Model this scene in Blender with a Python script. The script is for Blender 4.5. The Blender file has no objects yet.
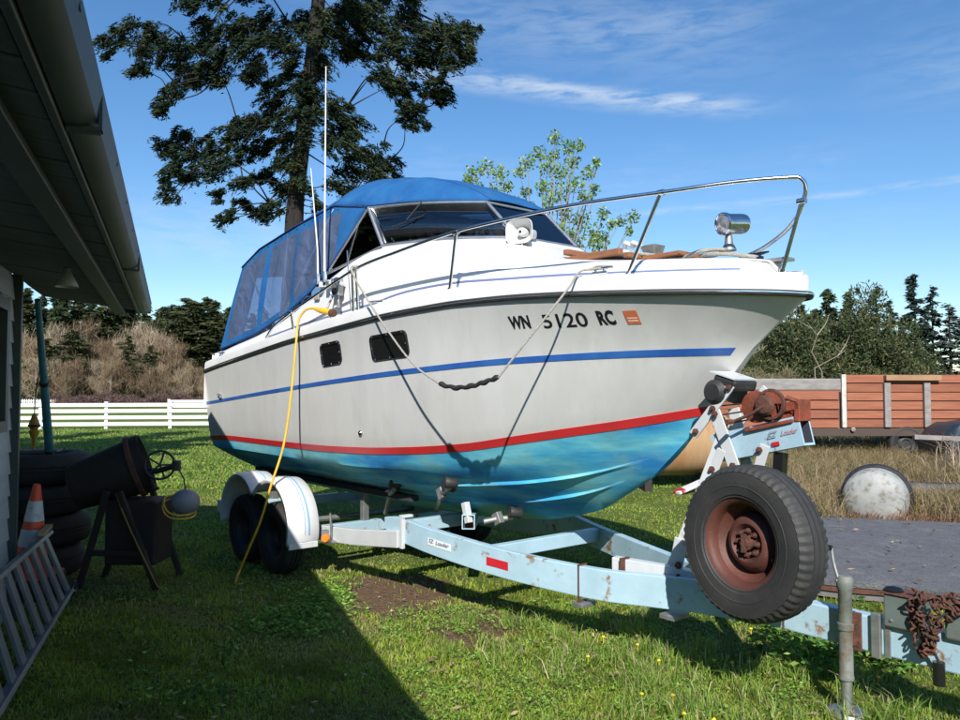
import bpy, math, random
import numpy as np
from mathutils import Vector, Matrix
D = bpy.data; S = bpy.context.scene; C = S.collection
rad = math.radians
random.seed(7)

# ------------------------------------------------------------------ camera, sun, sky
F = 780.0; PITCH = math.atan(32 / F); CZ = 1.6
cam = D.objects.new('camera', D.cameras.new('camera')); C.objects.link(cam); S.camera = cam
cam.location = (0, 0, CZ); cam.rotation_euler = (math.pi / 2 + PITCH, 0, 0)
cam.data.sensor_width = 36; cam.data.lens = 36 * F / 960
cam.data.clip_start = 0.05; cam.data.clip_end = 3000
S.render.resolution_x = 1024; S.render.resolution_y = 768

SUN_TRAVEL = Vector((0.053, 1.418, -1.0)).normalized()      # where the light goes
sun = D.objects.new('sun', D.lights.new('sun', 'SUN')); C.objects.link(sun)
sun.data.energy = 5.0; sun.data.angle = rad(0.53); sun.data.color = (1, 0.955, 0.89)
sun.rotation_euler = SUN_TRAVEL.to_track_quat('-Z', 'Y').to_euler()
sdir = -SUN_TRAVEL
SEL = math.asin(sdir.z); SROT = math.atan2(sdir.x, sdir.y)
S.view_settings.view_transform = 'Standard'; S.view_settings.look = 'None'
S.view_settings.exposure = 0.48; S.view_settings.gamma = 1.0

W = D.worlds.new('World'); S.world = W; W.use_nodes = True
nt = W.node_tree; nt.nodes.clear()
def N(t, tree, **k):
    n = tree.nodes.new(t)
    for a, b in k.items(): setattr(n, a, b)
    return n
def mth(tree, op, a, b=None, c=None, clamp=False):
    n = tree.nodes.new('ShaderNodeMath'); n.operation = op; n.use_clamp = clamp
    for i, v in enumerate((a, b, c)):
        if v is None: continue
        if hasattr(v, 'links'): tree.links.new(v, n.inputs[i])
        else: n.inputs[i].default_value = v
    return n.outputs[0]
wo = N('ShaderNodeOutputWorld', nt); bg = N('ShaderNodeBackground', nt); nt.links.new(bg.outputs[0], wo.inputs[0])
sky = N('ShaderNodeTexSky', nt); sky.sky_type = 'NISHITA'; sky.sun_disc = False
sky.sun_elevation = SEL; sky.sun_rotation = SROT; sky.air_density = 1.1; sky.dust_density = 0.0; sky.ozone_density = 3.0
sky.altitude = 0
tc = N('ShaderNodeTexCoord', nt); sx = N('ShaderNodeSeparateXYZ', nt); nt.links.new(tc.outputs['Generated'], sx.inputs[0])
X, Y, Z = sx.outputs
az = mth(nt, 'ARCTAN2', X, Y); el = mth(nt, 'ARCSINE', Z)
cmb = N('ShaderNodeCombineXYZ', nt); nt.links.new(az, cmb.inputs[0]); nt.links.new(el, cmb.inputs[1])
def wnoise(sx_, sy_, scale, detail, rough, off=0, dist=0):
    mp = N('ShaderNodeMapping', nt); mp.inputs['Scale'].default_value = (sx_, sy_, 1); mp.inputs['Location'].default_value = (off, off * .7, off)
    mp.inputs['Rotation'].default_value = (0, 0, -0.12)
    nt.links.new(cmb.outputs[0], mp.inputs[0])
    n = N('ShaderNodeTexNoise', nt); n.inputs['Scale'].default_value = scale; n.inputs['Detail'].default_value = detail
    n.inputs['Roughness'].default_value = rough; n.inputs['Distortion'].default_value = dist
    nt.links.new(mp.outputs[0], n.inputs['Vector']); return n.outputs[0]
fine = wnoise(3, 14, 6, 8, .6, 3, .4)
soft = wnoise(1.2, 4, 2.2, 4, .55, 11)
def sstep(a, lo, hi):
    n = N('ShaderNodeMapRange', nt); n.interpolation_type = 'SMOOTHSTEP'
    nt.links.new(a, n.inputs[0]); n.inputs[1].default_value = lo; n.inputs[2].default_value = hi; return n.outputs[0]
def streak(az0, el0, az1, el1, w, amp, fade=.08, wob=.03):
    # a cirrus streak between two sky directions
    k = (el1 - el0) / (az1 - az0)
    line = mth(nt, 'ADD', mth(nt, 'MULTIPLY', mth(nt, 'SUBTRACT', az, az0), k), el0)
    line = mth(nt, 'ADD', line, mth(nt, 'MULTIPLY', mth(nt, 'SUBTRACT', soft, .5), wob))
    d = mth(nt, 'ABSOLUTE', mth(nt, 'SUBTRACT', el, line))
    d = mth(nt, 'DIVIDE', d, w)
    m = mth(nt, 'SUBTRACT', 1.0, sstep(d, 0.0, 1.0))
    m = mth(nt, 'MULTIPLY', m, sstep(az, az0 - fade, az0 + fade)); m = mth(nt, 'MULTIPLY', m, mth(nt, 'SUBTRACT', 1.0, sstep(az, az1 - fade, az1 + fade)))
    m = mth(nt, 'MULTIPLY', m, sstep(fine, .30, .62)); return mth(nt, 'MULTIPLY', m, amp)
STREAKS = [(-.12, .400, .33, .338, .020, .42, .09, .02), (.02, .388, .31, .345, .011, .30, .05, .02),
           (.18, .222, .66, .232, .007, .30, .10, .012), (-.25, .50, .35, .40, .07, .14, .12, .08),
           (-.45, .20, -.10, .17, .06, .22, .12, .04), (.5, .35, 1.2, .30, .06, .16, .1, .05), (-2.6, .5, -1.2, .4, .08, .3, .2, .08), (1.6, .4, 2.8, .5, .07, .3, .2, .08)]
mask = None
for st in STREAKS:
    q = streak(*st); mask = q if mask is None else mth(nt, 'ADD', mask, q)
mask = mth(nt, 'ADD', mask, mth(nt, 'MULTIPLY', mth(nt, 'MULTIPLY', sstep(soft, .48, .8), sstep(fine, .3, .75)), .22), clamp=True)
mix = N('ShaderNodeMix', nt, data_type='RGBA')
hs = N('ShaderNodeHueSaturation', nt); hs.inputs['Saturation'].default_value = 1.2; nt.links.new(sky.outputs[0], hs.inputs['Color'])
tint = N('ShaderNodeMix', nt, data_type='RGBA', blend_type='MULTIPLY'); tint.inputs[0].default_value = 1; nt.links.new(hs.outputs[0], tint.inputs[6]); tint.inputs[7].default_value = (.93, .97, 1.03, 1)
nt.links.new(mask, mix.inputs[0]); nt.links.new(tint.outputs[2], mix.inputs[6]); mix.inputs[7].default_value = (5.2, 5.9, 6.7, 1)
nt.links.new(mix.outputs[2], bg.inputs[0]); bg.inputs[1].default_value = 0.102

# ------------------------------------------------------------------ materials
def mat(name, col, rough=.6, metal=0., col2=None, nscale=6, bump=0., bscale=40, spec=.5, coat=0., stretch=None, lo=.35, hi=.65, detail=5, dirt=None, dscale=3, dlo=.55, dhi=.7, trans=0., alpha=1., coord='Object'):
    m = D.materials.new(name); m.use_nodes = True; t = m.node_tree; b = t.nodes['Principled BSDF']
    b.inputs['Base Color'].default_value = (*col, 1); b.inputs['Roughness'].default_value = rough
    b.inputs['Metallic'].default_value = metal; b.inputs['Specular IOR Level'].default_value = spec
    b.inputs['Coat Weight'].default_value = coat; b.inputs['Transmission Weight'].default_value = trans; b.inputs['Alpha'].default_value = alpha
    tcn = N('ShaderNodeTexCoord', t); v = tcn.outputs[coord]
    if stretch:
        mp = N('ShaderNodeMapping', t); mp.inputs['Scale'].default_value = stretch; t.links.new(v, mp.inputs[0]); v = mp.outputs[0]
    def noi(sc, de=5, ro=.6):
        n = N('ShaderNodeTexNoise', t); n.inputs['Scale'].default_value = sc; n.inputs['Detail'].default_value = de; n.inputs['Roughness'].default_value = ro
        t.links.new(v, n.inputs['Vector']); return n.outputs[0]
    def mr(a, lo_, hi_):
        r = N('ShaderNodeMapRange', t); t.links.new(a, r.inputs[0]); r.inputs[1].default_value = lo_; r.inputs[2].default_value = hi_; return r.outputs[0]
    out = None
    if col2:
        x = N('ShaderNodeMix', t, data_type='RGBA'); t.links.new(mr(noi(nscale, detail), lo, hi), x.inputs[0])
        x.inputs[6].default_value = (*col, 1); x.inputs[7].default_value = (*col2, 1); out = x.outputs[2]
    if dirt:
        x = N('ShaderNodeMix', t, data_type='RGBA'); t.links.new(mr(noi(dscale, 8, .68), dlo, dhi), x.inputs[0])
        if out: t.links.new(out, x.inputs[6])
        else: x.inputs[6].default_value = (*col, 1)
        x.inputs[7].default_value = (*dirt, 1); out = x.outputs[2]
    if out: t.links.new(out, b.inputs['Base Color'])
    if bump:
        bp = N('ShaderNodeBump', t); bp.inputs['Strength'].default_value = bump; bp.inputs['Distance'].default_value = .02
        t.links.new(noi(bscale, 6), bp.inputs['Height']); t.links.new(bp.outputs[0], b.inputs['Normal'])
    return m
def attr_mat(name, rough=.6, spec=.3, transl=.0):
    m = D.materials.new(name); m.use_nodes = True; t = m.node_tree; b = t.nodes['Principled BSDF']
    a = N('ShaderNodeAttribute', t); a.attribute_name = 'col'; t.links.new(a.outputs['Color'], b.inputs['Base Color'])
    b.inputs['Roughness'].default_value = rough; b.inputs['Specular IOR Level'].default_value = spec
    if transl:
        tr = N('ShaderNodeBsdfTranslucent', t); t.links.new(a.outputs['Color'], tr.inputs[0])
        mx = N('ShaderNodeMixShader', t); mx.inputs[0].default_value = transl
        t.links.new(b.outputs[0], mx.inputs[1]); t.links.new(tr.outputs[0], mx.inputs[2]); t.links.new(mx.outputs[0], t.nodes['Material Output'].inputs[0])
    return m

gel = mat('hull_gelcoat', (0.538, 0.538, 0.524), .30, col2=(0.493, 0.493, 0.475), nscale=2.2, dirt=(0.421, 0.408, 0.358), dscale=3.2, dlo=.54, dhi=.95, stretch=(2.6, 2.6, .55), coat=.15, bump=.02, bscale=3)
white = mat('white_gelcoat', (.70, .70, .685), .3, col2=(.64, .64, .62), nscale=3, dirt=(.48, .465, .42), dscale=5, dlo=.62, dhi=.85)
antif = D.materials.new('bottom_paint')   # worn turquoise over navy, slime
antif.use_nodes = True; t = antif.node_tree; b = t.nodes['Principled BSDF']; b.inputs['Roughness'].default_value = .75; b.inputs['Specular IOR Level'].default_value = .2
tcn = N('ShaderNodeTexCoord', t); mp = N('ShaderNodeMapping', t); mp.inputs['Scale'].default_value = (.5, .6, 2.6); t.links.new(tcn.outputs['Object'], mp.inputs[0])
n1 = N('ShaderNodeTexNoise', t); n1.inputs['Scale'].default_value = 1.7; n1.inputs['Detail'].default_value = 7; n1.inputs['Distortion'].default_value = .25; t.links.new(mp.outputs[0], n1.inputs['Vector'])
n2 = N('ShaderNodeTexNoise', t); n2.inputs['Scale'].default_value = 9; n2.inputs['Detail'].default_value = 8; n2.inputs['Roughness'].default_value = .7; t.links.new(mp.outputs[0], n2.inputs['Vector'])
n3 = N('ShaderNodeTexNoise', t); n3.inputs['Scale'].default_value = 3.1; n3.inputs['Detail'].default_value = 5; t.links.new(tcn.outputs['Object'], n3.inputs['Vector'])
r1 = N('ShaderNodeValToRGB', t); cr = r1.color_ramp; cr.elements[0].position = .36; cr.elements[0].color = (.03, .24, .56, 1); cr.elements[1].position = .66; cr.elements[1].color = (.32, .66, .70, 1)
e = cr.elements.new(.47); e.color = (.07, .42, .66, 1); e = cr.elements.new(.55); e.color = (.17, .56, .68, 1)
t.links.new(n1.outputs[0], r1.inputs[0])
x = N('ShaderNodeMix', t, data_type='RGBA'); r = N('ShaderNodeMapRange', t); t.links.new(n3.outputs[0], r.inputs[0]); r.inputs[1].default_value = .52; r.inputs[2].default_value = .75; r.inputs[4].default_value = .65
t.links.new(r.outputs[0], x.inputs[0]); t.links.new(r1.outputs[0], x.inputs[6]); x.inputs[7].default_value = (.22, .46, .42, 1)
x2 = N('ShaderNodeMix', t, data_type='RGBA', blend_type='MULTIPLY'); x2.inputs[0].default_value = .45; r = N('ShaderNodeMapRange', t); t.links.new(n2.outputs[0], r.inputs[0]); r.inputs[1].default_value = .3; r.inputs[2].default_value = .7; r.inputs[3].default_value = .45; r.inputs[4].default_value = 1.15
cc = N('ShaderNodeCombineColor', t); [t.links.new(r.outputs[0], cc.inputs[i]) for i in range(3)]
t.links.new(x.outputs[2], x2.inputs[6]); t.links.new(cc.outputs[0], x2.inputs[7]); t.links.new(x2.outputs[2], b.inputs['Base Color'])

red_st = mat('red_stripe', (.62, .025, .03), .35, col2=(.5, .03, .03), nscale=5)
blue_st = mat('blue_stripe', (.018, .075, .30), .35, col2=(.03, .12, .36), nscale=4)
pin_st = mat('pinstripe_blue', (.14, .18, .33), .4)
canvas = mat('blue_canvas', (.012, .085, .245), .85, col2=(.018, .115, .29), nscale=3, bump=.7, bscale=5, spec=.2, dirt=(.05, .13, .26), dscale=4, dlo=.55, dhi=.8)
canvas_dk = mat('navy_binding', (.008, .03, .12), .8)
blk = mat('black_rubber', (.016, .016, .017), .6, col2=(.03, .03, .03), nscale=14)
blkgloss = mat('black_plastic', (.01, .01, .011), .22, coat=.3)
chrome = mat('stainless_tube', (.78, .79, .80), .16, 1.0, col2=(.6, .6, .6), nscale=14)
alu = mat('aluminium', (.66, .67, .68), .38, .9, col2=(.5, .5, .5), nscale=9)
teak = mat('weathered_teak', (.30, .115, .05), .7, col2=(.20, .09, .045), nscale=9, stretch=(1, 6, 6), bump=.2)
ropem = mat('weathered_rope', (.48, .46, .40), .9, col2=(.34, .32, .27), nscale=60, bump=.8, bscale=160)
yel = mat('yellow_cord', (.72, .42, .03), .5, col2=(.6, .33, .03), nscale=12)
orange = mat('amber_plastic', (.75, .20, .02), .35)
redr = mat('red_reflector', (.55, .02, .03), .3, col2=(.4, .02, .03), nscale=60)
ltblue = mat('trailer_blue_paint', (0.387, 0.55, 0.636), .42, col2=(0.31, 0.456, 0.533), nscale=3, dirt=(0.232, 0.12, 0.0473), dscale=6.5, dlo=.585, dhi=.66, bump=.08, bscale=30)
ltwhite = mat('trailer_white_paint', (0.561, 0.578, 0.578), .42, col2=(0.493, 0.518, 0.527), nscale=4, dirt=(0.255, 0.145, 0.0765), dscale=7, dlo=.62, dhi=.72, bump=.08, bscale=30)
fendw = mat('fender_white', (0.68, 0.68, 0.68), .35, col2=(0.612, 0.612, 0.612), nscale=4, dirt=(0.425, 0.357, 0.306), dscale=6, dlo=.66, dhi=.8)
fstripe = mat('fender_stripe', (.22, .38, .52), .45)
galv = mat('galvanised_steel', (.42, .43, .42), .5, .75, col2=(.28, .29, .28), nscale=12, dirt=(.25, .16, .09), dscale=9, dlo=.62, dhi=.75)
rust = mat('rust', (.13, .048, .028), .85, col2=(.065, .03, .022), nscale=20, bump=.5, bscale=60)
rustred = mat('rusty_red_primer', (0.122, 0.0374, 0.0245), .62, col2=(0.072, 0.0274, 0.0202), nscale=5, dirt=(0.158, 0.0864, 0.0576), dscale=12, dlo=.58, dhi=.75, bump=.15, bscale=50)
rustor = mat('orange_rust_paint', (.30, .06, .026), .65, col2=(.14, .04, .022), nscale=12, bump=.3, bscale=40)
tyrem = mat('tyre_rubber', (0.0221, 0.0221, 0.0238), .68, col2=(0.0382, 0.0374, 0.0357), nscale=5, dirt=(0.0595, 0.0561, 0.0467), dscale=4, dlo=.5, dhi=.8, bump=.12, bscale=80)
tyredk = mat('black_tyre_rubber', (.018, .018, .018), .75, col2=(.028, .027, .026), nscale=6)
glassdk = D.materials.new('tinted_glass'); glassdk.use_nodes = True; t = glassdk.node_tree; t.nodes.remove(t.nodes['Principled BSDF'])
tr = N('ShaderNodeBsdfTransparent', t); tr.inputs[0].default_value = (.42, .48, .52, 1); gl = N('ShaderNodeBsdfGlossy', t); gl.inputs[0].default_value = (1, 1, 1, 1); gl.inputs['Roughness'].default_value = .02
fr = N('ShaderNodeFresnel', t); fr.inputs[0].default_value = 2.1; mx = N('ShaderNodeMixShader', t); t.links.new(fr.outputs[0], mx.inputs[0]); t.links.new(tr.outputs[0], mx.inputs[1]); t.links.new(gl.outputs[0], mx.inputs[2]); t.links.new(mx.outputs[0], t.nodes['Material Output'].inputs[0])
vinyl = D.materials.new('clear_vinyl'); vinyl.use_nodes = True; t = vinyl.node_tree; pb = t.nodes['Principled BSDF']
pb.inputs['Base Color'].default_value = (.15, .21, .36, 1); pb.inputs['Roughness'].default_value = .22
tr = N('ShaderNodeBsdfTransparent', t); tr.inputs[0].default_value = (.60, .70, .86, 1); mx = N('ShaderNodeMixShader', t); mx.inputs[0].default_value = .40
n = N('ShaderNodeTexNoise', t); n.inputs['Scale'].default_value = 3.5; n.inputs['Detail'].default_value = 2; n.inputs['Distortion'].default_value = 1.2; bp = N('ShaderNodeBump', t); bp.inputs['Strength'].default_value = .6; bp.inputs['Distance'].default_value = .06
tcn = N('ShaderNodeTexCoord', t); t.links.new(tcn.outputs['Object'], n.inputs['Vector']); t.links.new(n.outputs[0], bp.inputs['Height']); t.links.new(bp.outputs[0], pb.inputs['Normal'])
t.links.new(tr.outputs[0], mx.inputs[2]); t.links.new(pb.outputs[0], mx.inputs[1]); mx.inputs[0].default_value = .52; t.links.new(mx.outputs[0], t.nodes['Material Output'].inputs[0])

# ------------------------------------------------------------------ mesh builder
class MB:
    def __init__(s): s.v = []; s.f = []; s.m = []
    def add(s, vs, fs, mi=0):
        o = len(s.v); s.v += [tuple(v) for v in vs]; s.f += [tuple(o + i for i in f) for f in fs]; s.m += [mi] * len(fs); return s
    def box(s, c, size, rot=None, mi=0, taper=1.0):
        hx, hy, hz = [q / 2 for q in size]
        P = [Vector((x * (taper if z > 0 else 1), y * (taper if z > 0 else 1), z)) for x, y, z in ((-hx, -hy, -hz), (hx, -hy, -hz), (hx, hy, -hz), (-hx, hy, -hz), (-hx, -hy, hz), (hx, -hy, hz), (hx, hy, hz), (-hx, hy, hz))]
        if rot is not None: P = [rot @ p for p in P]
        P = [p + Vector(c) for p in P]
        return s.add(P, [(0, 3, 2, 1), (4, 5, 6, 7), (0, 1, 5, 4), (1, 2, 6, 5), (2, 3, 7, 6), (3, 0, 4, 7)], mi)
    def beam(s, a, b, w, h, up=(0, 0, 1), mi=0):
        # box bar from a to b; w across, h along up
        a = Vector(a); b = Vector(b); d = (b - a); L = d.length; d.normalize(); up = Vector(up)
        sd = d.cross(up).normalized(); u = sd.cross(d).normalized()
        P = []
        for p in (a, b):
            for i, j in ((-1, -1), (1, -1), (1, 1), (-1, 1)): P.append(p + sd * (w / 2 * i) + u * (h / 2 * j))
        return s.add(P, [(0, 1, 2, 3), (7, 6, 5, 4), (0, 4, 5, 1), (1, 5, 6, 2), (2, 6, 7, 3), (3, 7, 4, 0)], mi)
    def pathbeam(s, pts, w, hs, mi=0):
        # vertical-sided beam along pts (centre top given), hs = list of heights
        P = []; n = len(pts); pts = [Vector(p) for p in pts]
        for i, p in enumerate(pts):
            d = (pts[min(i + 1, n - 1)] - pts[max(i - 1, 0)]); d.z = 0; d.normalize(); sd = Vector((d.y, -d.x, 0))
            h = hs[i] if isinstance(hs, (list, tuple)) else hs
            P += [p - sd * w / 2 - Vector((0, 0, h)), p + sd * w / 2 - Vector((0, 0, h)), p + sd * w / 2, p - sd * w / 2]
        fs = [(0, 1, 2, 3), tuple(4 * (n - 1) + k for k in (3, 2, 1, 0))]
        for i in range(n - 1):
            for k in range(4): fs.append((4 * i + k, 4 * i + 4 + k, 4 * i + 4 + (k + 1) % 4, 4 * i + (k + 1) % 4))
        return s.add(P, fs, mi)
    def tube(s, pts, r, n=8, mi=0, cap=True):
        pts = [Vector(p) for p in pts]; m = len(pts); P = []; ref = None
        for i, p in enumerate(pts):
            d = (pts[min(i + 1, m - 1)] - pts[max(i - 1, 0)])
            if d.length < 1e-9: d = Vector((0, 0, 1))
            d.normalize()
            if ref is None: ref = Vector((0, 0, 1)) if abs(d.z) < .9 else Vector((1, 0, 0))
            a = d.cross(ref); a.normalize(); bb = a.cross(d); ref = bb
            rr = r[i] if isinstance(r, (list, tuple)) else r
            for k in range(n):
                t_ = 2 * math.pi * k / n; P.append(p + a * math.cos(t_) * rr + bb * math.sin(t_) * rr)
        fs = [(n * i + k, n * i + (k + 1) % n, n * i + n + (k + 1) % n, n * i + n + k) for i in range(m - 1) for k in range(n)]
        if cap: fs += [tuple(range(n))[::-1], tuple(n * (m - 1) + k for k in range(n))]
        return s.add(P, fs, mi)
    def lathe(s, prof, n=32, mat4=None, mi=0, closed=False):
        # prof: (radius, axial) revolve round +Z of mat4
        P = []; m = len(prof); M4 = mat4 or Matrix.Identity(4)
        for (r, a) in prof:
            for k in range(n):
                t_ = 2 * math.pi * k / n; P.append(M4 @ Vector((r * math.cos(t_), r * math.sin(t_), a)))
        rng = m if closed else m - 1
        fs = [(n * i + k, n * i + (k + 1) % n, n * ((i + 1) % m) + (k + 1) % n, n * ((i + 1) % m) + k) for i in range(rng) for k in range(n)]
        return s.add(P, fs, mi)
    def grid(s, rows, mi=0, flip=False, wrap=False):
        n = len(rows[0]); P = [p for r_ in rows for p in r_]
        fs = []
        for i in range(len(rows) - 1):
            for k in range(n - (0 if wrap else 1)):
                q = (n * i + k, n * i + (k + 1) % n, n * i + n + (k + 1) % n, n * i + n + k); fs.append(q[::-1] if flip else q)
        return s.add(P, fs, mi)
    def build(s, name, mats, parent=None, smooth=None, bevel=0, solid=0, loc=None):
        me = D.meshes.new(name); me.from_pydata([tuple(v) for v in s.v], [], s.f)
        mats = mats if isinstance(mats, (list, tuple)) else [mats]
        for m_ in mats: me.materials.append(m_)
        if len(mats) > 1: me.polygons.foreach_set('material_index', s.m)
        me.validate(); me.update()
        if smooth is not None:
            me.shade_smooth(); me.set_sharp_from_angle(angle=rad(smooth))
        o = D.objects.new(name, me); C.objects.link(o)
        if parent: o.parent = parent
        if loc: o.location = loc
        if solid: k = o.modifiers.new('solid', 'SOLIDIFY'); k.thickness = solid; k.offset = 0
        if bevel: k = o.modifiers.new('bevel', 'BEVEL'); k.width = bevel; k.segments = 2; k.limit_method = 'ANGLE'; k.angle_limit = rad(40)
        return o
def tag(o, label=None, cat=None, group=None, kind=None):
    if label: o['label'] = label
    if cat: o['category'] = cat
    if group: o['group'] = group
    if kind: o['kind'] = kind
    return o
def empty(name, loc=(0, 0, 0), rz=0, label=None, cat=None, group=None):
    o = D.objects.new(name, None); C.objects.link(o); o.location = loc; o.rotation_euler = (0, 0, rz); o.empty_display_size = .2
    return tag(o, label, cat, group)
def lerp(x_, xs, ys): return float(np.interp(x_, xs, ys))
def axis_mat(loc, axis, roll=0):
    q = Vector(axis).normalized().to_track_quat('Z', 'Y'); return Matrix.Translation(Vector(loc)) @ q.to_matrix().to_4x4() @ Matrix.Rotation(roll, 4, 'Z')
def catmull(pts, n=8):
    pts = [Vector(p) for p in pts]; out = []
    for i in range(len(pts) - 1):
        p0 = pts[max(i - 1, 0)]; p1 = pts[i]; p2 = pts[i + 1]; p3 = pts[min(i + 2, len(pts) - 1)]
        for k in range(n):
            u = k / n; out.append(.5 * ((2 * p1) + (p2 - p0) * u + (2 * p0 - 5 * p1 + 4 * p2 - p3) * u * u + (3 * p1 - p0 - 3 * p2 + p3) * u ** 3))
    out.append(pts[-1]); return out
def raw_mesh(name, V, faces_flat, loop_tot, cols=None, mats=()):
    me = D.meshes.new(name); V = np.asarray(V, dtype=np.float32); me.vertices.add(len(V)); me.vertices.foreach_set('co', V.ravel())
    ff = np.asarray(faces_flat, dtype=np.int32).ravel(); nf = len(ff) // loop_tot
    me.loops.add(len(ff)); me.loops.foreach_set('vertex_index', ff)
    me.polygons.add(nf); me.polygons.foreach_set('loop_start', np.arange(0, len(ff), loop_tot, dtype=np.int32))
    try: me.polygons.foreach_set('loop_total', np.full(nf, loop_tot, dtype=np.int32))
    except Exception: pass
    if cols is not None:
        a = me.color_attributes.new('col', 'FLOAT_COLOR', 'POINT'); cc = np.ones((len(V), 4), dtype=np.float32); cc[:, :3] = cols; a.data.foreach_set('color', cc.ravel())
    for m_ in mats: me.materials.append(m_)
    me.update(calc_edges=True); return me
def text_mesh(txt, size, shear=0, extrude=.001, bold=0, sx_=1.0):
    cu = D.curves.new('lettering', 'FONT'); cu.body = txt; cu.size = size; cu.shear = shear; cu.extrude = extrude; cu.offset = bold; cu.align_x = 'LEFT'; cu.resolution_u = 3
    o = D.objects.new('lettering_tmp', cu); C.objects.link(o); dg = bpy.context.evaluated_depsgraph_get(); dg.update()
    me = D.meshes.new_from_object(o.evaluated_get(dg)); D.objects.remove(o); D.curves.remove(cu)
    for v in me.vertices: v.co.x *= sx_
    return me

# ------------------------------------------------------------------ ground
def gheight(x_, y_):
    return .02 * math.sin(x_ * .9 + 1) * math.cos(y_ * .7) * min(1, max(0, (y_ - 2) / 3))
gm = D.materials.new('lawn_soil'); gm.use_nodes = True; t = gm.node_tree; b = t.nodes['Principled BSDF']; b.inputs['Roughness'].default_value = .95; b.inputs['Specular IOR Level'].default_value = .1
geo = N('ShaderNodeNewGeometry', t); sp = N('ShaderNodeSeparateXYZ', t); t.links.new(geo.outputs['Position'], sp.inputs[0])
def gn(sc, de=6, ro=.6):
    n = N('ShaderNodeTexNoise', t); n.inputs['Scale'].default_value = sc; n.inputs['Detail'].default_value = de; n.inputs['Roughness'].default_value = ro; t.links.new(geo.outputs['Position'], n.inputs['Vector']); return n.outputs[0]
def gr(a, lo, hi, c1=0., c2=1.):
    r_ = N('ShaderNodeMapRange', t); r_.interpolation_type = 'SMOOTHSTEP'; t.links.new(a, r_.inputs[0]); r_.inputs[1].default_value = lo; r_.inputs[2].default_value = hi; r_.inputs[3].default_value = c1; r_.inputs[4].default_value = c2; return r_.outputs[0]
def gmix(f_, a, b_):
    x_ = N('ShaderNodeMix', t, data_type='RGBA'); t.links.new(f_, x_.inputs[0])
    for i, c in ((6, a), (7, b_)):
        if isinstance(c, tuple): x_.inputs[i].default_value = (*c, 1)
        else: t.links.new(c, x_.inputs[i])
    return x_.outputs[2]
c = gmix(gr(gn(1.1), .38, .62), (.10, .16, .028), (.15, .20, .045))
c = gmix(gr(gn(14), .45, .7), c, (.055, .085, .02))
c = gmix(gr(gn(.35, 4), .55, .75), c, (.15, .16, .05))
# bare soil by the trailer rail
def blob(cx, cy, r_, k):
    dx = mth(t, 'SUBTRACT', sp.outputs[0], cx); dy = mth(t, 'MULTIPLY', mth(t, 'SUBTRACT', sp.outputs[1], cy), k)
    d = mth(t, 'SQRT', mth(t, 'ADD', mth(t, 'MULTIPLY', dx, dx), mth(t, 'MULTIPLY', dy, dy)))
    d = mth(t, 'ADD', d, mth(t, 'MULTIPLY', mth(t, 'SUBTRACT', gn(3.5), .5), r_ * 1.2))
    return mth(t, 'SUBTRACT', 1.0, gr(d, r_ * .6, r_))
soil = mth(t, 'MAXIMUM', blob(-.70, 6.25, .66, .75), blob(-.05, 5.6, .4, .5))
c = gmix(soil, c, gmix(gr(gn(30), .4, .6), (.14, .085, .05), (.22, .15, .10)))
# dry ground to the right
dry = mth(t, 'MULTIPLY', gr(sp.outputs[0], 3.2, 4.6), gr(sp.outputs[1], 8.3, 9.8)); dry = mth(t, 'MULTIPLY', dry, gr(gn(.5), .3, .5))
c = gmix(dry, c, gmix(gr(gn(5), .4, .6), (.22, .17, .09), (.15, .12, .06)))
t.links.new(c, b.inputs['Base Color'])
bp = N('ShaderNodeBump', t); bp.inputs['Strength'].default_value = .9; bp.inputs['Distance'].default_value = .05; t.links.new(gn(22, 8, .75), bp.inputs['Height']); t.links.new(bp.outputs[0], b.inputs['Normal'])
xs = list(np.arange(-12, 12.01, .25)); xs = [-1500, -400, -150, -60, -25] + xs + [25, 60, 150, 400, 1500]
ys = [-60, -20, -5] + list(np.arange(0, 16.01, .25)) + [22, 30, 45, 70, 110, 200, 400, 900, 2500]
g = MB(); g.grid([[(a, q, gheight(a, q) if abs(a) <= 12 and 0 <= q <= 16 else 0) for a in xs] for q in ys], flip=False)
go = g.build('ground', gm, smooth=60); tag(go, kind='structure')

# ------------------------------------------------------------------ garage
GA = Vector((.93, .367)); GD = Vector((-.367, .93)); GR = math.atan2(.367, .93)
sid = mat('painted_siding', (0.376, 0.429, 0.45), .6, col2=(0.304, 0.355, 0.376), nscale=4, dirt=(0.262, 0.293, 0.272), dscale=3, dlo=.5, dhi=.8, stretch=(1, .4, 3))
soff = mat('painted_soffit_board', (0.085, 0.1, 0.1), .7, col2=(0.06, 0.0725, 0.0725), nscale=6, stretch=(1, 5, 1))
trimm = mat('green_grey_trim', (0.0459, 0.0632, 0.0612), .5, col2=(0.0344, 0.0497, 0.0479), nscale=5, dirt=(0.0459, 0.0497, 0.0421), dscale=4)
roofm = mat('asphalt_shingle', (.12, .12, .115), .9, col2=(.08, .08, .08), nscale=40, bump=.4)
gar = empty('garage', (-.03, -.01, 0), GR, 'pale blue-grey garage with deep open eave and gutter at the left edge', 'garage')
T0, T1, TW = -5.0, 8.0, 6.30
SL = .13
def sz(a): return 2.33 + (-.28 - a) * SL
m = MB(); m.grid([[(-.28, T0, sz(-.28) + .13), (-.28, T1, sz(-.28) + .13)], [(-4.4, T0, 4.25), (-4.4, T1, 4.25)], [(-8.6, T0, sz(-.28) + .13), (-8.6, T1, sz(-.28) + .13)]]); m.build('roof', roofm, gar, solid=.06)  # ridge set high, out of view, to block sky light at left
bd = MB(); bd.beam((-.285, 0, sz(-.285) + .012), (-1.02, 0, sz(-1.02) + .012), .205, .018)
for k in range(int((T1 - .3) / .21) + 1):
    pass
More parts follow.
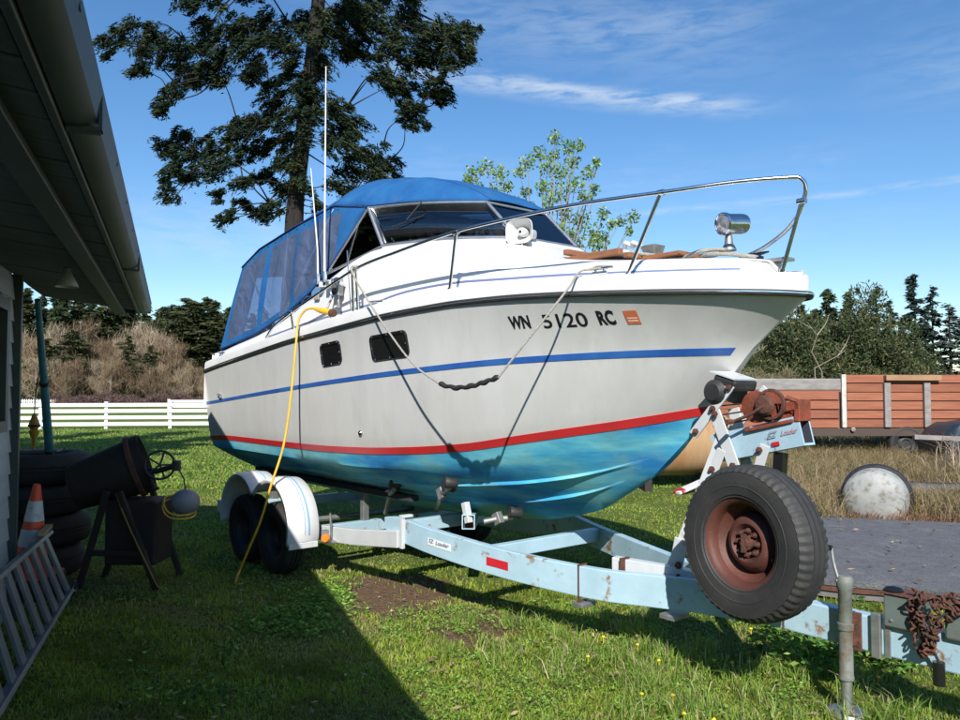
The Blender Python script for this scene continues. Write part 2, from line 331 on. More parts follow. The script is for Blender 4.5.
sb = bd.build('soffit_board', soff, gar, bevel=.003); sb.location = (0, -.3, 0)
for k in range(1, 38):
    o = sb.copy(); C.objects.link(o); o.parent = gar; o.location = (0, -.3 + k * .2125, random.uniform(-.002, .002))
m = MB(); m.box((-.268, (T0 + T1) / 2, 2.405), (.024, T1 - T0, .17)); m.build('fascia', trimm, gar, bevel=.004)
m = MB(); m.box((-.42, (T0 + TW) / 2 + .55, 2.318), (.09, TW - T0 + 1.9, .03)); m.build('frieze_board', trimm, gar, bevel=.004)
# gable end: barge board and under-roof lookout
m = MB(); m.beam((-.28, T1 + .012, sz(-.28) + .06), (-4.4, T1 + .012, 4.17), .024, .16); m.build('barge_board', trimm, gar)
m = MB(); m.grid([[(-.255, y_, 2.345), (-.25, y_, 2.335), (-.205, y_, 2.335), (-.175, y_, 2.355), (-.168, y_, 2.40), (-.160, y_, 2.435), (-.168, y_, 2.44), (-.176, y_, 2.436)] for y_ in np.linspace(T0, T1 - .05, 12)]); m.build('gutter', trimm, gar, smooth=40, solid=.004)
for y_ in np.arange(.6, 7.9, .61): m = MB(); m.box((-.215, float(y_), 2.438), (.10, .022, .006)); m.box((-.1635, float(y_), 2.425), (.006, .022, .03)); m.build('gutter_strap', trimm, gar)
for y_ in (2.4, 5.1): m = MB(); m.box((-.209, y_, 2.331), (.085, .05, .010)); m.box((-.165, y_, 2.385), (.010, .05, .11)); m.build('gutter_joint', trimm, gar)
m = MB(); m.box((-.21, T1 - .045, 2.388), (.09, .006, .10)); m.build('gutter_end_cap', trimm, gar)
# walls
m = MB(); m.box((-1.11, (T0 + TW) / 2, 1.26), (.16, TW - T0, 2.54)); m.add([(-1.03, TW - .01, 2.5), (-8.2, TW - .01, 2.5), (-4.5, TW - .01, 4.15), (-1.03, TW - .15, 2.5), (-8.2, TW - .15, 2.5), (-4.5, TW - .15, 4.15)], [(0, 1, 2), (5, 4, 3)]); m.box((-4.7, TW - .08, 1.3), (7.0, .16, 2.6)); m.box((-4.7, T0 + .08, 1.3), (7., .16, 2.6)); m.box((-8.2, (T0 + TW) / 2, 1.2), (.16, TW - T0, 2.42)); m.build('wall', sid, gar)
WT0, WT1, WZ0, WZ1 = 4.6, 5.85, 1.42, 2.14
z_ = .12; k = 0; sidecache = {}
def siding(t0, t1, z0):
    key = round(t1 - t0, 2)
    if key not in sidecache:
        L = t1 - t0; mm = MB(); mm.add([(0, 0, 0), (.022, 0, 0), (.006, 0, .158), (0, 0, .158), (0, L, 0), (.022, L, 0), (.006, L, .158), (0, L, .158)], [(0, 1, 5, 4), (1, 2, 6, 5), (2, 3, 7, 6), (0, 3, 2, 1), (4, 5, 6, 7)])
        o = mm.build('siding_board', sid, gar); sidecache[key] = o
    else: o = sidecache[key].copy(); C.objects.link(o); o.parent = gar
    o.location = (-1.028, t0, z0)
while z_ < 2.36:
    if z_ + .15 > WZ0 - .05 and z_ < WZ1 + .02: siding(.2, WT0 - .08, z_); siding(WT1 + .08, TW, z_)
    else: siding(.2, TW, z_)
    z_ += .152
m = MB(); m.box((-1.01, TW + .02, 1.215), (.09, .06, 2.43)); m.build('corner_trim', trimm, gar)
wf = MB()
for (c0, sz_) in (((-.995, WT0 - .03, (WZ0 + WZ1) / 2), (.05, .09, WZ1 - WZ0 + .15)), ((-.995, WT1 + .03, (WZ0 + WZ1) / 2), (.05, .09, WZ1 - WZ0 + .15)), ((-.99, (WT0 + WT1) / 2, WZ0 - .04), (.07, WT1 - WT0 - .03, .07)), ((-.995, (WT0 + WT1) / 2, WZ1 + .03), (.05, WT1 - WT0 - .03, .08)), ((-1.0, (WT0 + WT1) / 2, (WZ0 + WZ1) / 2), (.03, .04, WZ1 - WZ0))): wf.box(c0, sz_)
wfo = wf.build('window', trimm, gar)
m = MB(); m.box((-1.02, (WT0 + WT1) / 2, (WZ0 + WZ1) / 2), (.006, WT1 - WT0, WZ1 - WZ0)); m.build('pane', blkgloss, wfo)
# lamp under the eave
la = empty('eave_lamp', tuple(Vector((GA.x * -.62 + GD.x * 5.45, GA.y * -.62 + GD.y * 5.45, 2.30))), GR, 'small grey conical lamp hanging under the garage eave', 'lamp')
m = MB(); m.lathe([(.02, .07), (.024, .05), (.03, .035), (.062, -.03), (.068, -.045), (.064, -.045), (.056, -.03), (.026, .03), (.001, .035)], 24); m.build('lamp_shade', mat('lamp_shade_paint', (.5, .52, .5), .5), la, smooth=50)
m = MB(); m.tube([(0, 0, .065), (0, 0, .125)], .018, 10); m.build('lamp_neck', trimm, la, smooth=50)
m = MB(); m.lathe([(.001, -.035), (.022, -.03), (.03, -.005), (.02, .02), (.001, .03)], 14); m.build('bulb', mat('unlit_bulb', (.7, .7, .68), .25), la, smooth=60)

# ------------------------------------------------------------------ boat
BO = Vector((1.89, 4.5, 0)); BR = rad(130)
BU = Vector((math.cos(BR), math.sin(BR), 0)); BV = Vector((-math.sin(BR), math.cos(BR), 0))
def b2w(s_, v_, z): return BO + BU * s_ + BV * v_ + Vector((0, 0, z))
def w2b(p): d = Vector(p) - BO; return Vector((d.dot(BU), d.dot(BV), p[2]))
boat = empty('cabin_cruiser', BO, BR, 'white cabin cruiser with blue canvas top and turquoise bottom standing on the pale blue trailer', 'boat')

KEY = {
 'keel': (1.10, [1.10, 1.3, 1.6, 2.2, 2.94, 4, 6.6], [.012] * 7, [1.02, .90, .735, .60, .54, .52, .545]),
 'chine': (.80, [.80, 1.2, 1.6, 2.0, 2.8, 3.6, 6.6], [.02, .26, .46, .61, .80, .88, .91], [1.30, 1.20, 1.12, 1.065, 1.0, .97, .985]),
 'water': (.64, [.64, 1, 1.6, 2.4, 3.2, 4, 6.6], [.02, .30, .60, .82, .93, .97, .95], None),
 'blue': (.33, [.33, .6, 1, 1.6, 2.4, 3.2, 4, 6.6], [.022, .28, .52, .76, .95, 1.02, 1.04, 1.0], None),
 'sheer': (0., [0, .04, .13, .36, .72, 1.17, 1.8, 2.5, 3.2, 4.5, 6.6], [.03, .13, .235, .41, .61, .79, .945, 1.04, 1.08, 1.08, 1.035], None)}
ZT = {'water': ([.64, 1.0, 1.4, 1.8, 2.2, 2.8, 3.4, 4.2, 5, 6, 6.6], [1.508, 1.428, 1.355, 1.287, 1.222, 1.169, 1.139, 1.124, 1.123, 1.124, 1.098]),
      'blue': ([.33, .6, 1, 1.4, 1.8, 2.4, 3, 4, 5, 6, 6.6], [1.867, 1.862, 1.853, 1.839, 1.822, 1.785, 1.747, 1.679, 1.607, 1.531, 1.486]),
      'sheer': ([0, .4, .8, 1.2, 1.6, 2, 2.4, 2.8, 3.2, 3.6, 4, 4.4, 4.8, 5.2, 5.6, 6, 6.4, 6.6], [2.17, 2.19, 2.205, 2.22, 2.228, 2.226, 2.21, 2.19, 2.16, 2.13, 2.10, 2.07, 2.03, 1.99, 1.95, 1.91, 1.865, 1.84])}
ROWS = ['keel', 'chine', 'water', 'blue', 'sheer']
def smooth_interp(x_, xs_, ys_):
    # monotone-ish cubic (Hermite with finite-difference slopes)
    xs_ = list(xs_); i = min(max(int(np.searchsorted(xs_, x_)) - 1, 0), len(xs_) - 2)
    def sl(k):
        if k == 0: return (ys_[1] - ys_[0]) / (xs_[1] - xs_[0])
        if k == len(xs_) - 1: return (ys_[-1] - ys_[-2]) / (xs_[-1] - xs_[-2])
        a = (ys_[k] - ys_[k - 1]) / (xs_[k] - xs_[k - 1]); b_ = (ys_[k + 1] - ys_[k]) / (xs_[k + 1] - xs_[k])
        return 0 if a * b_ <= 0 else 2 * a * b_ / (a + b_)
    h = xs_[i + 1] - xs_[i]; u = (x_ - xs_[i]) / h; m0 = sl(i) * h; m1 = sl(i + 1) * h
    return (2 * u ** 3 - 3 * u * u + 1) * ys_[i] + (u ** 3 - 2 * u * u + u) * m0 + (-2 * u ** 3 + 3 * u * u) * ys_[i + 1] + (u ** 3 - u * u) * m1
def rowpt(name, u):
    s0, sk, vk, zk = KEY[name]; s_ = s0 + (6.6 - s0) * u
    zz = smooth_interp(s_, sk, zk) if zk else smooth_interp(s_, *ZT[name])
    return Vector((s_, smooth_interp(s_, sk, vk), zz))
def hullpt(u, r):
    i = min(int(r), 3); f_ = r - i; a = rowpt(ROWS[i], u); b_ = rowpt(ROWS[i + 1], u); p = a.lerp(b_, f_)
    bul = 4 * f_ * (1 - f_)
    if i == 3: p.y -= .022 * bul * (1 - u) ** 1.5          # concave flare near the bow
    if i == 0: p.y += .02 * bul; p.z -= .012 * bul
    if i == 2: p.y += .008 * bul
    return p
def hullnorm(u, r):
    e_ = 1e-3; a = hullpt(min(u + e_, 1), r) - hullpt(max(u - e_, 0), r); b_ = hullpt(u, min(r + .01, 4)) - hullpt(u, max(r - .01, 0))
    n_ = b_.cross(a); n_.normalize()
    return n_ if n_.y > 0 else -n_
US = [(k / 60) ** 1.7 for k in range(61)]
RS = [0, .2, .4, .6, .8, 1, 1.35, 1.7, 1.84, 2, 2.2, 2.4, 2.6, 2.8, 3, 3.2, 3.4, 3.6, 3.8, 4]
m = MB()
for sg in (1, -1):
    rows = [[Vector((p.x, p.y * sg, p.z)) for p in (hullpt(u, r) for u in US)] for r in RS]
    for i in range(len(RS) - 1):
        m.grid(rows[i:i + 2], mi=(1 if RS[i + 1] <= 1.84 else 0), flip=(sg < 0))
for i in range(len(RS) - 1):      # stem face and transom
    for u, fl in ((0, 1), (1, 0)):
        a = hullpt(u, RS[i]); b_ = hullpt(u, RS[i + 1]); q = [(a.x, -a.y, a.z), (a.x, a.y, a.z), (b_.x, b_.y, b_.z), (b_.x, -b_.y, b_.z)]
        m.add(q, [(3, 2, 1, 0)] if fl else [(0, 1, 2, 3)], mi=(1 if RS[i + 1] <= 1.84 else 0))
a = [hullpt(u, 0) for u in US]; m.grid([[(p.x, -p.y, p.z) for p in a], [(p.x, p.y, p.z) for p in a]], mi=1)
hull = m.build('hull', [gel, antif], boat, smooth=32)
hull['label'] = 'off-white hull with worn turquoise bottom paint'
# weld for clean shading
import bmesh
bm = bmesh.new(); bm.from_mesh(hull.data); bmesh.ops.remove_doubles(bm, verts=bm.verts, dist=.0008); bmesh.ops.recalc_face_normals(bm, faces=bm.faces); bm.to_mesh(hull.data); bm.free()
hull.data.shade_smooth(); hull.data.set_sharp_from_angle(angle=rad(32))

def strip(name, r0f, r1f, off, mtl, u0=0., u1=1., n=70, parent=boat, label=None):
    for sg in (1, -1):
        A = []; B = []; A2 = []; B2 = []
        for k in range(n + 1):
            u = u0 + (u1 - u0) * (k / n) ** 1.5; r0 = r0f(u); r1 = r1f(u)
            for L_, L2, r in ((A, A2, r0), (B, B2, r1)):
                p = hullpt(u, r); q = p + hullnorm(u, r) * off; L_.append((q.x, q.y * sg, q.z)); L2.append((p.x, p.y * sg, p.z))
        mm = MB(); mm.grid([A2, A, B, B2], flip=(sg < 0)); o = mm.build(name, mtl, parent, smooth=50)
        if label: o['label'] = label
    return o
def rz_at(u, z0, lo, hi):
    for _ in range(24):
        md = (lo + hi) / 2
        if hullpt(u, md).z < z0: lo = md
        else: hi = md
    return (lo + hi) / 2
strip('boot_stripe', lambda u: rz_at(u, rowpt('water', u).z - .058 + .012 * u, 1, 2.5), lambda u: rz_at(u, rowpt('water', u).z + .004, 1.2, 2.6), .0035, red_st, u0=.001, label='red waterline stripe')
strip('hull_stripe', lambda u: rz_at(u, rowpt('blue', u).z - (.040 - .012 * u), 2, 3.5), lambda u: rz_at(u, rowpt('blue', u).z + .004 * 1, 2.2, 3.6), .0035, blue_st, u0=.012, label='blue hull stripe')
# lifting strakes on the bottom
for fr_, ua, ub in ((.42, .05, .75), (.74, .03, .9)):
    for sg in (1, -1):
        R_ = [[], [], []]
        for k in range(51):
            u = ua + (ub - ua) * k / 50; p = hullpt(u, fr_); nn = hullnorm(u, fr_); w_ = .020 * min(1, (1 - k / 50) * 5, k / 5)
            up = (hullpt(u, fr_ + .05) - hullpt(u, fr_ - .05)).normalized()
            for L_, q in zip(R_, (p - up * .045 - nn * .002, p + nn * w_ - up * .002, p + up * .012 - nn * .002)): L_.append((q.x, q.y * sg, q.z))
        mm = MB(); mm.grid(R_, flip=(sg < 0)); mm.build('spray_strake', antif, boat, smooth=30)

# rub rail
def vs(s_): return smooth_interp(s_, KEY['sheer'][1], KEY['sheer'][2])
def zs(s_): return smooth_interp(s_, *ZT['sheer'])
SS = [6.6 * (k / 80) ** 1.6 for k in range(81)]
def ring(dv, dz, sg=1):
    out = []
    for i, s_ in enumerate(SS):
        d = Vector((.02, vs(min(s_ + .02, 6.6)) - vs(max(s_ - .0, 0)), 0)) if i < 80 else Vector((1, 0, 0))
        n_ = Vector((-d.y, d.x, 0)).normalized()
        out.append((s_ + n_.x * dv - (0.0 if i else dv * .5), (vs(s_) + n_.y * dv) * sg, zs(s_) + dz))
    return out
def around(dv, dz):
    a = ring(dv, dz); b_ = ring(dv, dz, -1); return b_[::-1] + a
def girth(name, prof, mtl):
    mm = MB(); mm.grid([around(a, b_) for a, b_ in prof], flip=True); return mm.build(name, mtl, boat, smooth=45)
girth('rub_rail', [(-.004, -.024), (.012, -.021), (.018, -.010), (.018, .004), (.012, .012), (-.01, .014)], blk)
girth('rail_insert', [(.0175, -.009), (.0215, -.0065), (.0215, .001), (.0175, .003)], chrome)
# deck
TS = [0, .06, .14, .19, .5, 1, 1.6, 2.05, 2.6, 3.3, 4.0, 4.3, 5.15, 6.2, 6.6]
TV = [.004, .01, .05, .12, .30, .50, .645, .72, .785, .84, .88, .89, .92, .95, .95]
TZ = [2.27, 2.275, 2.29, 2.365, 2.385, 2.41, 2.45, 2.50, 2.62, 2.80, 2.64, 2.51, 2.25, 2.09, 2.05]
TC = [2.275, 2.28, 2.30, 2.385, 2.43, 2.475, 2.56, 2.74, 2.85, 2.88, 2.88, 2.88, 2.88, 2.88, 2.88]
def tv(s_): return smooth_interp(s_, TS, TV)
def tz(s_): return smooth_interp(s_, TS, TZ)
def tcn_(s_): return smooth_interp(s_, TS, TC)
def section(s_, cab=True):
    v0 = vs(s_); z0 = zs(s_); k = min(1, v0 / .3)
    vt = min(tv(s_), max(v0 - .1 * k, .004)); hb = min(1., s_ / .12)
    P = [(v0 - .004, z0 + .012), (v0 - .006, z0 + .075), (v0 - .016 * k, z0 + .102), (v0 - .05 * k, z0 + .115), (vt + .035 * k * hb, z0 + .118), (vt + .012 * k, z0 + .128)]
    zt = max(tz(s_), z0 + .13); vi = vt - .02 * k
    P += [(vt - .006 * k, zt - .03), (vt - .025 * k, zt - .006), (vt - .05 * k, zt + .004)]
    if cab:
        zc = max(tcn_(s_), zt + .006); vm = vt * .80
        P += [(vm, zt + (zc - zt) * .55 + .0), (vt * .62, zt + (zc - zt) * .84), (vt * .35, zt + (zc - zt) * .97), (0, zc)]
    else:
        P += [(vt - .055, zt - .05), (vt - .06, 1.45), (vt * .5, 1.42), (0, 1.42)]
    return P
m = MB()
for sg in (1, -1):
    st1 = [.0, .02, .05, .09, .12, .15, .18, .2, .25, .32, .4, .5, .6, .75] + list(np.arange(.9, 3.31, .1)) + [3.33]
    rows = [[(s_ + (0.012 if i > 1 else 0) * (1 if s_ == 0 else 0), v * sg, z) for i, (v, z) in enumerate(section(s_))] for s_ in st1]
    m.grid(rows, flip=(sg > 0))
    if sg > 0: m.grid([rows[0], [(p[0], -p[1], p[2]) for p in rows[0]]])
    st2 = [3.33] + list(np.arange(3.4, 6.55, .1)) + [6.6]
    m.grid([[(s_, v * sg, z) for v, z in section(s_, False)] for s_ in st2], flip=(sg > 0))
    # cabin aft bulkhead
    a = section(3.33)[8:]; m.add([(3.33, v * sg, z) for v, z in a] + [(3.33, 0, 1.42), (3.33, a[0][0] * sg, 1.42)], [tuple(range(len(a) + 2))])
    m.add([(6.6, v * sg, z) for v, z in section(6.6, False)[:11]] + [(6.6, (vs(6.6)) * sg, 1.42)][:1], [tuple(range(12))])
m.add([(6.58, -.98, 1.42), (6.58, .98, 1.42), (6.58, .95, 2.03), (6.58, -.95, 2.03), (6.5, .95, 2.04), (6.5, -.95, 2.04), (6.5, .95, 1.42), (6.5, -.95, 1.42)], [(0, 1, 2, 3), (3, 2, 4, 5), (5, 4, 6, 7)])
deck = m.build('deck', white, boat, smooth=38)
bm = bmesh.new(); bm.from_mesh(deck.data); bmesh.ops.remove_doubles(bm, verts=bm.verts, dist=.0006); bmesh.ops.recalc_face_normals(bm, faces=bm.faces); bm.to_mesh(deck.data); bm.free()
deck.data.shade_smooth(); deck.data.set_sharp_from_angle(angle=rad(38)); deck['label'] = 'white moulded deck and cabin trunk'
# pinstripe on trunk side
for sg in (1, -1):
    A = []; B = []
    for s_ in np.linspace(.3, 5.2, 70):
        s_ = float(s_); z0 = zs(s_) + .128; z1 = max(tz(s_), z0 + .03) - .03; v0 = tv(s_) + .012; v1 = tv(s_) - .006
        f_ = .40 if s_ < 2.2 else lerp(s_, [2.2, 3.3, 4.2, 5.2], [.40, .10, .12, .3]); w_ = .014 / max(z1 - z0, .05)
        A.append((s_, (v0 + (v1 - v0) * f_ + .003) * sg, z0 + (z1 - z0) * f_)); B.append((s_, (v0 + (v1 - v0) * (f_ + w_) + .003) * sg, z0 + (z1 - z0) * (f_ + w_)))
    mm = MB(); mm.grid([A, B], flip=(sg < 0)); mm.build('pinstripe', pin_st, boat, solid=.002)

# windshield
def PTS(sg):
    return dict(cb=Vector((2.10, .33 * sg, 2.775)), ct=Vector((2.46, .33 * sg, 3.115)), kb=Vector((3.32, .755 * sg, 2.835)), kt=Vector((3.60, .725 * sg, 3.215)), wb=Vector((4.05, .875 * sg, 2.675)))
ws = empty('windshield', (0, 0, 0)); ws.parent = boat
def frame_tube(pts, r=.013): mm = MB(); mm.tube(pts, r, 8); return mm.build('window_frame', alu, ws, smooth=50)
def pane(pts):
    mm = MB(); mm.add(pts, [tuple(range(len(pts)))]); o = mm.build('window_pane', glassdk, ws, solid=.004); return o
for sg in (1, -1):
    p = PTS(sg); m1 = (p['cb'] + p['kb']) / 2 + Vector((-.05, .05 * sg, 0.01)); m2 = (p['ct'] + p['kt']) / 2 + Vector((-.05, .05 * sg, .0))
    bot = catmull([p['cb'], m1, p['kb']], 6); top = catmull([p['ct'], m2, p['kt']], 6)
    frame_tube(bot, .016); frame_tube(top); frame_tube([p['cb'], p['ct']], .015); frame_tube([p['kb'], p['kt']], .017); frame_tube([p['kt'], p['wb']], .012); frame_tube([p['kb'], p['wb']], .012)
    mm = MB(); mm.grid([bot, top]); mm.build('window_pane', glassdk, ws, solid=.004, smooth=60)
    pane([p['kb'], p['wb'], p['kt']])
    # coaming that carries the glass
    mm = MB(); dn = [Vector((q.x + .02, q.y * 1.03, q.z - .22)) for q in bot]; mm.grid([dn, [q + Vector((0, 0, -.01)) for q in bot]]); mm.build('windshield_base', white, boat, solid=.02, smooth=50)
P1, P2 = PTS(1), PTS(-1)
frame_tube([P1['cb'], P2['cb']], .016); frame_tube([P1['ct'], P2['ct']])
pane([P1['cb'], P1['ct'], P2['ct'], P2['cb']])
mm = MB(); mm.add([P1['cb'] + Vector((-.02, 0, -.015)), P2['cb'] + Vector((-.02, 0, -.015)), P2['cb'] + Vector((-.13, 0, -.09)), P1['cb'] + Vector((-.13, 0, -.09))], [(0, 1, 2, 3)]); mm.build('windshield_base', white, boat, solid=.02)
# wiper on the starboard pane
mm = MB(); mm.tube([(3.02, .58, 3.19), (2.98, .60, 3.17), (3.05, .70, 3.02)], .006, 6); mm.tube([(2.93, .615, 3.05), (3.20, .74, 2.98)], .005, 6); mm.build('wiper', blk, boat)

# canopy
cano = empty('canopy', (0, 0, 0)); cano.parent = boat
def arch_edge(s_): return lerp(s_, [3.6, 4.06, 4.74, 5.6, 6.05], [.725, .80, .82, .83, .83]), lerp(s_, [3.6, 4.06, 4.74, 5.6, 6.05], [3.22, 3.31, 3.24, 3.12, 2.98])
def arch_h(s_): return lerp(s_, [3.6, 4.06, 4.4, 5.0, 5.6, 6.05], [.28, .36, .36, .27, .19, .13])
NV = 24
def arch(s_):
    ve, ze = arch_edge(s_); h = arch_h(s_); return [Vector((s_, ve * q, ze + h * (1 - abs(q) ** 2.4))) for q in np.linspace(-1, 1, NV + 1)]
def wstop(q):
    a = abs(q); sg = 1 if q >= 0 else -1
    if a <= .45: return Vector((2.44, .33 * sg * a / .45, 3.13 + .01 * (1 - a)))
    f_ = (a - .45) / .55; p = PTS(sg); m2 = (p['ct'] + p['kt']) / 2 + Vector((-.05, .05 * sg, 0))
    c_ = catmull([p['ct'], m2, p['kt']], 10); return c_[int(round(f_ * 20))] + Vector((-.015, 0, .015))
r0 = [wstop(q) for q in np.linspace(-1, 1, NV + 1)]; r1 = arch(4.06); rows = []
for k in range(0, 13):
    w_ = k / 12; rows.append([a.lerp(b_, w_) + Vector((0, 0, .10 * math.sin(math.pi * w_ ** .8) * (1 - abs(q) ** 3) + .004 * math.sin(w_ * 31 + q * 9))) for a, b_, q in zip(r0, r1, np.linspace(-1, 1, NV + 1))])
for s_ in np.linspace(4.14, 6.05, 26):
    sag = -.018 * abs(math.sin((s_ - 4.06) / (6.05 - 4.06) * math.pi * 3)) ** 1.0
    rows.append([p + Vector((0, 0, sag)) for p in arch(float(s_))])
mm = MB(); mm.grid(rows); mm.build('canvas_roof', canvas, cano, smooth=50, solid=.006)
for s_ in (4.10, 4.98): mm = MB(); mm.tube([p + Vector((0, 0, .001)) for p in arch(s_)], .005, 6); mm.build('canvas_seam', canvas_dk, cano, smooth=60)
for q_ in (-.42, .42):
    k_ = int(round((q_ + 1) / 2 * NV)); mm = MB(); mm.tube([r_[k_] + Vector((0, 0, .001)) for r_ in rows], .0045, 6); mm.build('canvas_seam', canvas_dk, cano, smooth=60)
# side panels with clear windows
Bx = [0, .12, .25, .45, .7, .92, 1]
BS = [3.62, 4.04, 4.32, 4.80, 5.45, 6.15, 6.34]; BVv = [.73, .875, .885, .895, .925, .945, .95]; BZ = [3.20, 2.70, 2.54, 2.37, 2.20, 2.10, 2.08]
TSs = [3.62, 4.00, 4.30, 4.75, 5.35, 5.95, 6.05]
def side(a, b_, sg):
    bs = Vector((lerp(a, Bx, BS), lerp(a, Bx, BVv), lerp(a, Bx, BZ))); ts = lerp(a, Bx, TSs); ve, ze = arch_edge(ts); tp = Vector((ts, ve, ze))
    p = bs.lerp(tp, b_); p.y += .018 * math.sin(a * 37) * math.sin(math.pi * b_) ; p.y += .02 * math.sin(math.pi * b_)
    return Vector((p.x, p.y * sg, p.z))
WIN = [(.10, .40, .08, .90), (.4375, .6625, .08, .92), (.70, .95, .08, .92)]
NA, NB = 80, 25
for sg in (1, -1):
    cloth = MB(); wins = [MB() for _ in WIN]
    for i in range(NA):
        for j in range(NB):
            ac = (i + .5) / NA; bc = (j + .5) / NB; tgt = cloth
            for w_, wm in zip(WIN, wins):
                sh = 0
                if w_[0] < ac + sh < w_[1] and w_[2] < bc < w_[3]: tgt = wm
            q = [side(i / NA, j / NB, sg), side((i + 1) / NA, j / NB, sg), side((i + 1) / NA, (j + 1) / NB, sg), side(i / NA, (j + 1) / NB, sg)]
            tgt.add(q, [(0, 1, 2, 3) if sg > 0 else (3, 2, 1, 0)])
    for mb_, nm, mt_ in [(cloth, 'side_curtain', canvas)] + [(w, 'vinyl_window', vinyl) for w in wins]:
        o = mb_.build(nm, mt_, cano)
        bm = bmesh.new(); bm.from_mesh(o.data); bmesh.ops.remove_doubles(bm, verts=bm.verts, dist=.0004); bm.to_mesh(o.data); bm.free(); o.data.shade_smooth()
    # binding along the top edge
    mm = MB(); mm.tube([side(a, 1, sg) + Vector((0, .006 * sg, 0)) for a in np.linspace(0, 1, 40)], .009, 6); mm.build('edge_binding', canvas_dk, cano, smooth=60)
    mm = MB(); mm.tube([side(a, 0, sg) + Vector((0, .004 * sg, .006)) for a in np.linspace(0, 1, 40)], .008, 6); mm.build('edge_binding', canvas_dk, cano, smooth=60)
    for a in np.linspace(.12, .97, 14):
        p = side(float(a), .985, sg); mm = MB(); mm.lathe([(.008, 0), (.007, .004), (.0, .006)], 8, axis_mat(p + Vector((0, .012 * sg, -.02)), (0, sg, 0))); mm.build('snap', chrome, cano)
# aft curtain
def aft(q, b_):
    top = arch(6.05)[int(round((q + 1) / 2 * NV))]; bot = Vector((6.36, .95 * q, 2.08)); return top.lerp(bot, b_)
ac_ = MB(); aw = MB()
for i in range(NV):
    for j in range(12):
        q0 = -1 + 2 * i / NV; q1 = -1 + 2 * (i + 1) / NV; tgt = aw if (3 <= i < 11 or 13 <= i < 21) and 2 <= j < 10 else ac_
        tgt.add([aft(q0, j / 12), aft(q1, j / 12), aft(q1, (j + 1) / 12), aft(q0, (j + 1) / 12)], [(0, 1, 2, 3)])
ac_.build('aft_curtain', canvas, cano); aw.build('vinyl_window', vinyl, cano)
# support bows
for s_ in (4.08, 4.95, 5.9):
    mm = MB(); A = [p + Vector((0, 0, -.03)) for p in arch(s_)]; mm.tube([Vector((4.95 if s_ != 5.9 else 5.2, -.90, 2.3))] + A + [Vector((4.95 if s_ != 5.9 else 5.2, .90, 2.3))], .011, 6); mm.build('support_bow', alu, cano, smooth=60)
# cockpit seats and dash
seatm = mat('seat_vinyl', (.14, .17, .24), .5, col2=(.10, .12, .18), nscale=3)
for v_ in (.48, -.48):
    mm = MB(); mm.box((4.55, v_, 1.9), (.46, .48, .14)); mm.box((4.80, v_, 2.25), (.12, .48, .62), Matrix.Rotation(.12, 3, 'Y')); mm.box((4.55, v_, 1.62), (.3, .3, .42)); mm.build('helm_seat', seatm, boat, bevel=.03)
mm = MB(); mm.box((3.52, 0, 2.70), (.36, 1.42, .16)); mm.build('dashboard', blk, boat, bevel=.03)
mm = MB(); mm.lathe([(.175, 0), (.187, .012), (.199, 0), (.187, -.012)], 28, axis_mat((3.78, .42, 2.68), (1, 0, .5)), closed=True); mm.tube([(3.7, .42, 2.65), (3.78, .42, 2.68)], .02); mm.build('steering_wheel', blkgloss, boat, smooth=60)

# bow rail
RAILP = [(-.05, .13, 2.655), (-.075, .13, 2.74), (-.06, .15, 2.80), (0, .19, 2.815), (.25, .36, 2.81), (.55, .55, 2.785), (1.1, .80, 2.765), (1.7, .95, 2.735), (2.1, 1.0, 2.715), (2.7, 1.03, 2.665), (3.27, 1.045, 2.605), (4.0, 1.045, 2.44), (4.4, 1.045, 2.345), (4.8, 1.04, 2.23), (4.98, 1.03, 2.13)]
rl = empty('bow_rail', (0, 0, 0)); rl.parent = boat
mm = MB(); mm.tube(catmull(RAILP, 8), .0125, 10); mm.build('top_rail', chrome, rl, smooth=60)
mm = MB(); mm.tube(catmull([(-.05, .13, 2.66), (.04, .02, 2.62), (.2, -.12, 2.57), (.42, -.25, 2.52), (.66, -.36, 2.49), (.8, -.40, 2.44)], 8), .0125, 10); mm.build('lower_rail', chrome, rl, smooth=60)
for a, b_ in (((-.05, .13, 2.68), (.085, .12, 2.28)), ((.60, .50 + .06, 2.785), (.86, .56, 2.31)), ((2.02, .99, 2.715), (2.14, .955, 2.31)), ((3.27, 1.045, 2.605), (3.29, 1.01, 2.235)), ((3.33, 1.044, 2.59), (3.36, 1.01, 2.23)), ((4.42, 1.045, 2.34), (4.42, 1.02, 2.17))):
    mm = MB(); mm.tube([a, b_], .0115, 10); d = (Vector(b_) - Vector(a)).normalized(); mm.tube([Vector(b_) - d * .03, Vector(b_)], .017, 10); mm.lathe([(.0, .006), (.026, .006), (.03, 0)], 12, Matrix.Translation((b_[0], b_[1], b_[2]))); mm.tube([Vector(a) - Vector((.025, 0, .0)), Vector(a) + Vector((.025, 0, 0))], .0185, 10); mm.build('stanchion', chrome, rl, smooth=50)
# antennas
whitem = mat('fibreglass_white', (.62, .62, .60), .4)
for pts, rr in (([(3.93, .97, 2.60), (3.945, .965, 2.95), (3.955, .96, 4.53)], [.012, .010, .005]), ([(4.08, .955, 2.60), (4.12, .94, 2.9), (4.34, .90, 3.70)], [.010, .008, .004])):
    o = MB(); o.tube(pts, rr, 8); ao = o.build('antenna', whitem, boat, smooth=60)
    o = MB(); o.tube([Vector(pts[0]) - Vector((0, 0, .03)), Vector(pts[0]) + Vector((0, 0, .07))], .02, 10); o.box(Vector(pts[0]) - Vector((0, .02, .03)), (.05, .05, .05)); o.build('antenna_mount', chrome, ao, bevel=.003)
mm = MB(); mm.tube([(3.42, 1.0, 2.28), (3.44, 1.03, 2.78)], .006, 6); mm.build('short_whip', chrome, boat)
